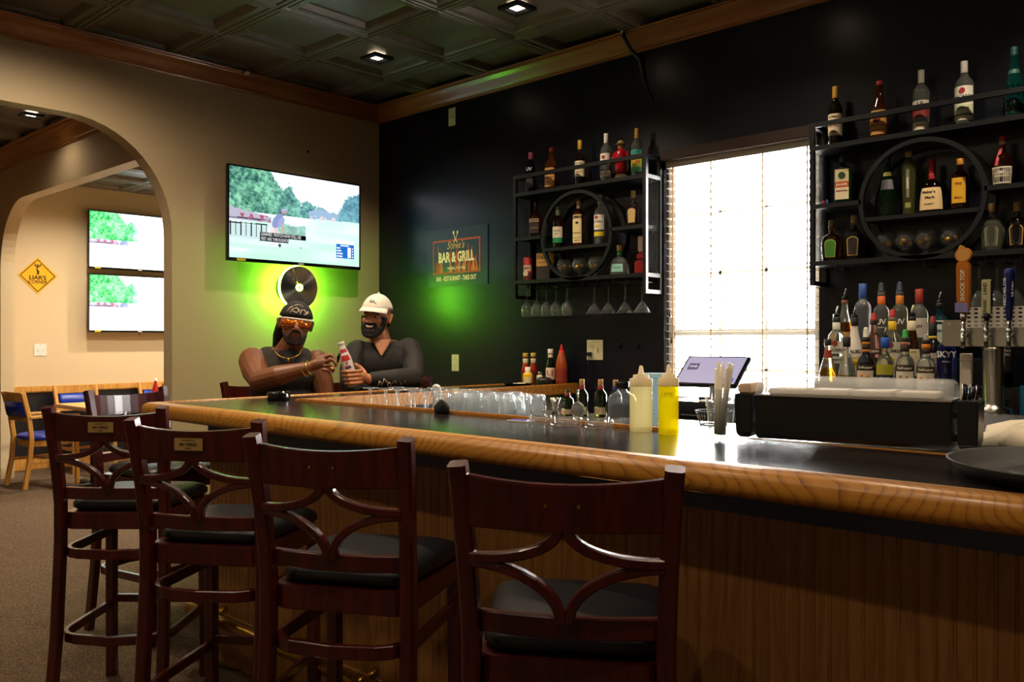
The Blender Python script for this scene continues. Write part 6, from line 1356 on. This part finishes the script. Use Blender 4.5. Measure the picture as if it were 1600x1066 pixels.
# jewellery
nk = [(tx+.018+.075*math.sin(R(a)), -.045-.075*math.cos(R(a)) if abs(a) < 95 else .0, 1.305-.062*max(0, math.cos(R(a)))) for a in range(-90, 91, 15)]
MB().tube(nk, .0028, 6).build('necklace', 'gold', p1); MB().ball((nk[6][0], nk[6][1]-.004, nk[6][2]-.010), (.006, .003, .010), 8, 6).build('pendant', 'gold', p1)
wd = Vector((.098, -.05, .042)).normalized(); wq = Vector((0, 0, 1)).rotation_difference(wd).to_matrix()
for c, rr, nm in ((Vector((.045, -.303, 1.190)), .037, 'bracelet'), (Vector((.072, -.317, 1.198)), .037, 'bracelet')):
    mb = MB(); n = 24; m = 6
    mb.loft([[c+wq @ Vector(((rr+.0035*math.cos(2*PI*j/m))*math.cos(2*PI*i/n), (rr+.0035*math.cos(2*PI*j/m))*math.sin(2*PI*i/n), .0035*math.sin(2*PI*j/m))) for j in range(m)] for i in range(n+1)], False, True); mb.build(nm, 'gold', p1)
MB().ball((.176, -.388, 1.196), (.010, .008, .009), 10, 6).build('ring', 'gold', p1)
# small dark flip phone held up in his fingers
a1 = R(57); Rz = Matrix.Rotation(a1, 3, 'Z'); wloc = Rz @ Vector((.210, -.338, 1.240)) + Vector((-4.05, 2.635, 0))
t = thing('black_lighter', 'small black lighter held between the fingers of the man in sunglasses', 'lighter', wloc, (0, R(18), R(57)))
MB().box(-.008, .008, -.006, .006, -.028, .022).build('case', 'blackgloss', t, bevel=.002); MB().box(-.0075, .0075, -.0055, .0055, .022, .034).build('metal_top', 'steel', t, bevel=.001)

# ---- man in the white cap
p2 = thing('person', 'seated smiling bearded man in white cap and dark long sleeved shirt holding a white bottle', 'person', (-4.05, 3.19, 0), R(51.8))
tx = .040
Q2 = Matrix.Rotation(R(-20), 3, 'Z') @ Matrix.Rotation(R(5), 3, 'Y'); H2 = Vector((-.002, -.03, 1.475)); T2_ = lambda p: Q2 @ Vector(p) + H2
body = MB()
for c, r in (((tx, .12, .885), (.17, .13, .105)), ((tx, .08, 1.03), (.165, .12, .17)), ((tx, .03, 1.21), (.175, .11, .13)), ((tx, .03, 1.290), (.155, .080, .055))): body.ball(c, r, 20, 14)
capsule(body, (tx-.01, .02, 1.30), (.005, .0, 1.40), .066, .060)
ARM_A = ([(tx+.150, .03, 1.275), (tx+.178, -.07, 1.20), (tx+.175, -.175, 1.125), (tx+.06, -.255, 1.120), (-.040, -.305, 1.122)], [.068, .058, .048, .045, .031])
ARM_B = ([(tx-.150, .02, 1.265), (tx-.185, -.06, 1.17), (tx-.19, -.13, 1.09), (tx-.12, -.24, 1.035), (tx-.07, -.30, 1.0)], [.066, .056, .046, .042, .029])
chain(body, *ARM_A); chain(body, *ARM_B)
bx = lambda z: -.124-.29*(z-1.09)          # bottle axis in the picture plane
fg = []
for i, z in enumerate((1.168, 1.146, 1.124, 1.103)):
    c = bx(z); fg.append([(-.082, -.352, z+.004), (c+.030, -.388, z+.002), (c-.012, -.3925, z), (c-.040, -.368, z-.001)])
hand_prims(body, ([(-.040, -.305, 1.122), (-.068, -.325, 1.132), (-.080, -.338, 1.142)], [.028, .029, .027]), fg, [(-.066, -.315, 1.160), (-.088, -.302, 1.188), (-.115, -.304, 1.205)], .0092)
hand_prims(body, ([(tx-.07, -.30, 1.0), (tx-.05, -.33, .985)], [.027, .029]), [[(tx-.075+.02*i, -.345, .98), (tx-.07+.02*i, -.375, .97), (tx-.066+.02*i, -.395, .955)] for i in range(4)], [(tx-.03, -.32, .995), (tx-.012, -.345, .985), (tx-.01, -.365, .975)])
head_prims(body, T2_, 1.0); seated_legs(body, tx)
SK2 = skin('tan_skin', '#c4835a')
fuse('body', body, SK2, p2, .0036, 3)
sh_ = MB()
for c, r in (((tx, .12, .90), (.185, .145, .10)), ((tx, .08, 1.03), (.180, .135, .175)), ((tx, .03, 1.205), (.190, .125, .135)), ((tx, .03, 1.282), (.172, .095, .062))): sh_.ball(c, r, 24, 16)
chain(sh_, ARM_A[0][:4]+[(-.018, -.293, 1.122)], [r+.013 for r in ARM_A[1][:4]]+[.043]); chain(sh_, ARM_B[0], [r+.013 for r in ARM_B[1]])
tee = plain('dark_brown_jersey', '#1e1916', .75, noise=.35, nscale=10, bump=.6, bscale=14)
fuse('long_sleeved_shirt', sh_, tee, p2, .006, 5)
vk = MB(); vk.prism([(-.055, 1.345), (.055, 1.345), (.036, 1.305), (.0, 1.245), (-.036, 1.305)], lambda a, b_, d: (tx-.01+a, d+(1.345-b_)*-.32, b_), -.085, -.05); vk.build('open_neckline', SK2, p2, bevel=.006)
pr = plain('sleeve_print', '#a89c8a', .8)
for k, (u, zz) in enumerate(((.0, 0), (.02, .012), (.04, -.006), (.062, .008), (.085, .0), (.105, .010))):
    c = Vector((.02+u*1.25, -.345+u*.62, 1.100+zz)); MB().tube([c+Vector((-.010, -.004, -.012)), c+Vector((-.004, -.004, .012)), c+Vector((.006, -.003, .004)), c+Vector((.010, -.002, -.010))], .0026, 5).build('sleeve_print', pr, p2)
for k in range(5):
    c = Vector((tx+.224-.004*k, -.09-.016*k, 1.215-.018*k)); MB().tube([c+Vector((-.008, -.016, .008)), c+Vector((.004, -.014, .0)), c+Vector((-.004, -.017, -.008))], .0026, 5).build('sleeve_print', pr, p2)
pn = MB(); seated_legs(pn, tx, .010); pn.ball((tx, .12, .875), (.185, .148, .10), 20, 12); fuse('trousers', pn, plain('dark_denim', '#1b2030', .85), p2, .007, 3)
for s in (-1, 1): shoe(p2, tx, s)
capm = plain('white_cap_cotton', '#ece4d6', .8, bump=.3, bscale=90)
cp_ = dome(T2_, .0925, .112, .118, .026).build('baseball_cap', capm, p2)
bm_ = MB(); rows_ = []
for j in range(13):
    a = R(-66+132*j/12); x0, y0 = .088*math.sin(a), .012-.108*math.cos(a); e = .072*math.cos(a*.9)**.8 if abs(a) < 1.5 else 0
    x1 = x0*1.06; y1 = y0-max(.004, .072*math.cos(a*1.05)); dz = -.022*(1-.55*math.cos(a))-.014
    rows_.append([T2_((x0, y0, .056)), T2_((x1, y1, .056+dz)), T2_((x1, y1, .053+dz)), T2_((x0, y0, .050))])
bm_.loft(rows_, True, True); bm_.build('cap_brim', capm, cp_)
MB().ball(T2_((0, .012, .142)), .007, 8, 6).build('cap_button', capm, cp_)
gm = plain('grey_embroidery', '#7d8290', .8)
for k, pts in enumerate(([(-14, 32), (-8, 40), (-4, 31)], [(0, 31), (4, 39), (9, 32)], [(12, 29), (15, 31)])):
    MB().tube([T2_((.0945*math.cos(R(e))*math.sin(R(a)), .012-.1145*math.cos(R(e))*math.cos(R(a)), .022+.1205*math.sin(R(e)))) for a, e in pts], .0026, 6).build('embroidery', gm, cp_)
hb = plain('black_beard', '#15100d', .75)
be = MB()
for a in range(-98, 99, 11):
    s_, c_ = math.sin(R(a)), math.cos(R(a)); up = .006 if abs(a) > 60 else -.052
    capsule(be, T2_((.066*s_, -.026-.060*max(0, c_), up-.012)), T2_((.052*s_, -.030-.058*max(0, c_), -.058-.052*max(0, c_)**.8)), .0125, .0165)
capsule(be, T2_((-.026, -.094, -.040)), T2_((.026, -.094, -.040)), .0085, .0085)
for s in (-1, 1): capsule(be, T2_((s*.030, -.088, -.042)), T2_((s*.034, -.078, -.080)), .010, .013)
capsule(be, T2_((-.018, -.090, -.084)), T2_((.018, -.090, -.084)), .014, .014)
fuse('beard', be, hb, p2, .004, 2)
hr = MB(); 
for a in (115, 150, 180, 210, 245): capsule(hr, T2_((.078*math.sin(R(a)), .012-.096*math.cos(R(a)), .03)), T2_((.070*math.sin(R(a)), .012-.088*math.cos(R(a)), -.045)), .010, .008)
fuse('hair', hr, hb, p2, .005, 2)
MB().tube([T2_((-.022, -.0985, -.050)), T2_((-.010, -.1035, -.0565)), T2_((.010, -.1035, -.0565)), T2_((.022, -.0985, -.050))], [.003, .0052, .0052, .003], 8).build('teeth', plain('tooth_white', '#e6dccb', .35), p2)
MB().tube([T2_((-.022, -.0975, -.0585)), T2_((0, -.1025, -.0655)), T2_((.022, -.0975, -.0585))], .0040, 8).build('lower_lip', plain('lip_brown', '#8a4a3a', .5), p2)
for s in (-1, 1):
    e = MB().ball(T2_((s*.031, -.0865, .000)), (.012, .009, .0055), 12, 8).build('eye', plain('eye_white', '#d8cfc4', .3), p2)
    MB().ball(T2_((s*.031, -.0950, .000)), (.0055, .003, .0055), 10, 6).build('iris', plain('iris_dark', '#1c110b', .2), e)
    MB().tube([T2_((s*.016, -.0985, .0225)), T2_((s*.032, -.0985, .0245)), T2_((s*.048, -.086, .0165))], [.004, .0045, .0025], 6).build('eyebrow', hb, p2)
# the white aluminium bottle in his hand
Rz = Matrix.Rotation(R(51.8), 3, 'Z'); w0 = Rz @ Vector((-.1225, -.346, 1.085)) + Vector((-4.05, 3.19, 0))
alu = plain('white_aluminium', '#e6e2de', .25, .1)
PROF['alu'] = [(.90, 0), (1, .02), (1, .56), (.95, .64), (.72, .78), (.58, .86), (.52, .93), (.54, .95)]
t = bottle('aluminium_beer_bottle', 'white aluminium beer bottle with red marks held by the man in the white cap', 'bottle', w0, 0, .255, .0315, 'alu', alu, caps=[(.94, 1.0, .0185, '#d8d4d0')], labels=[(.76, .84, 50, '#b8202a'), (.58, .70, 45, '#b8202a'), (.40, .46, 30, '#26305a')], texts=[('ULTRA', .50, .018, '#b8202a', None, 0, 1.0, True)])
t.rotation_euler = (Matrix.Rotation(R(51.8), 4, 'Z') @ Matrix.Rotation(R(-16.2), 4, 'Y')).to_euler()
bpy.context.view_layer.update()
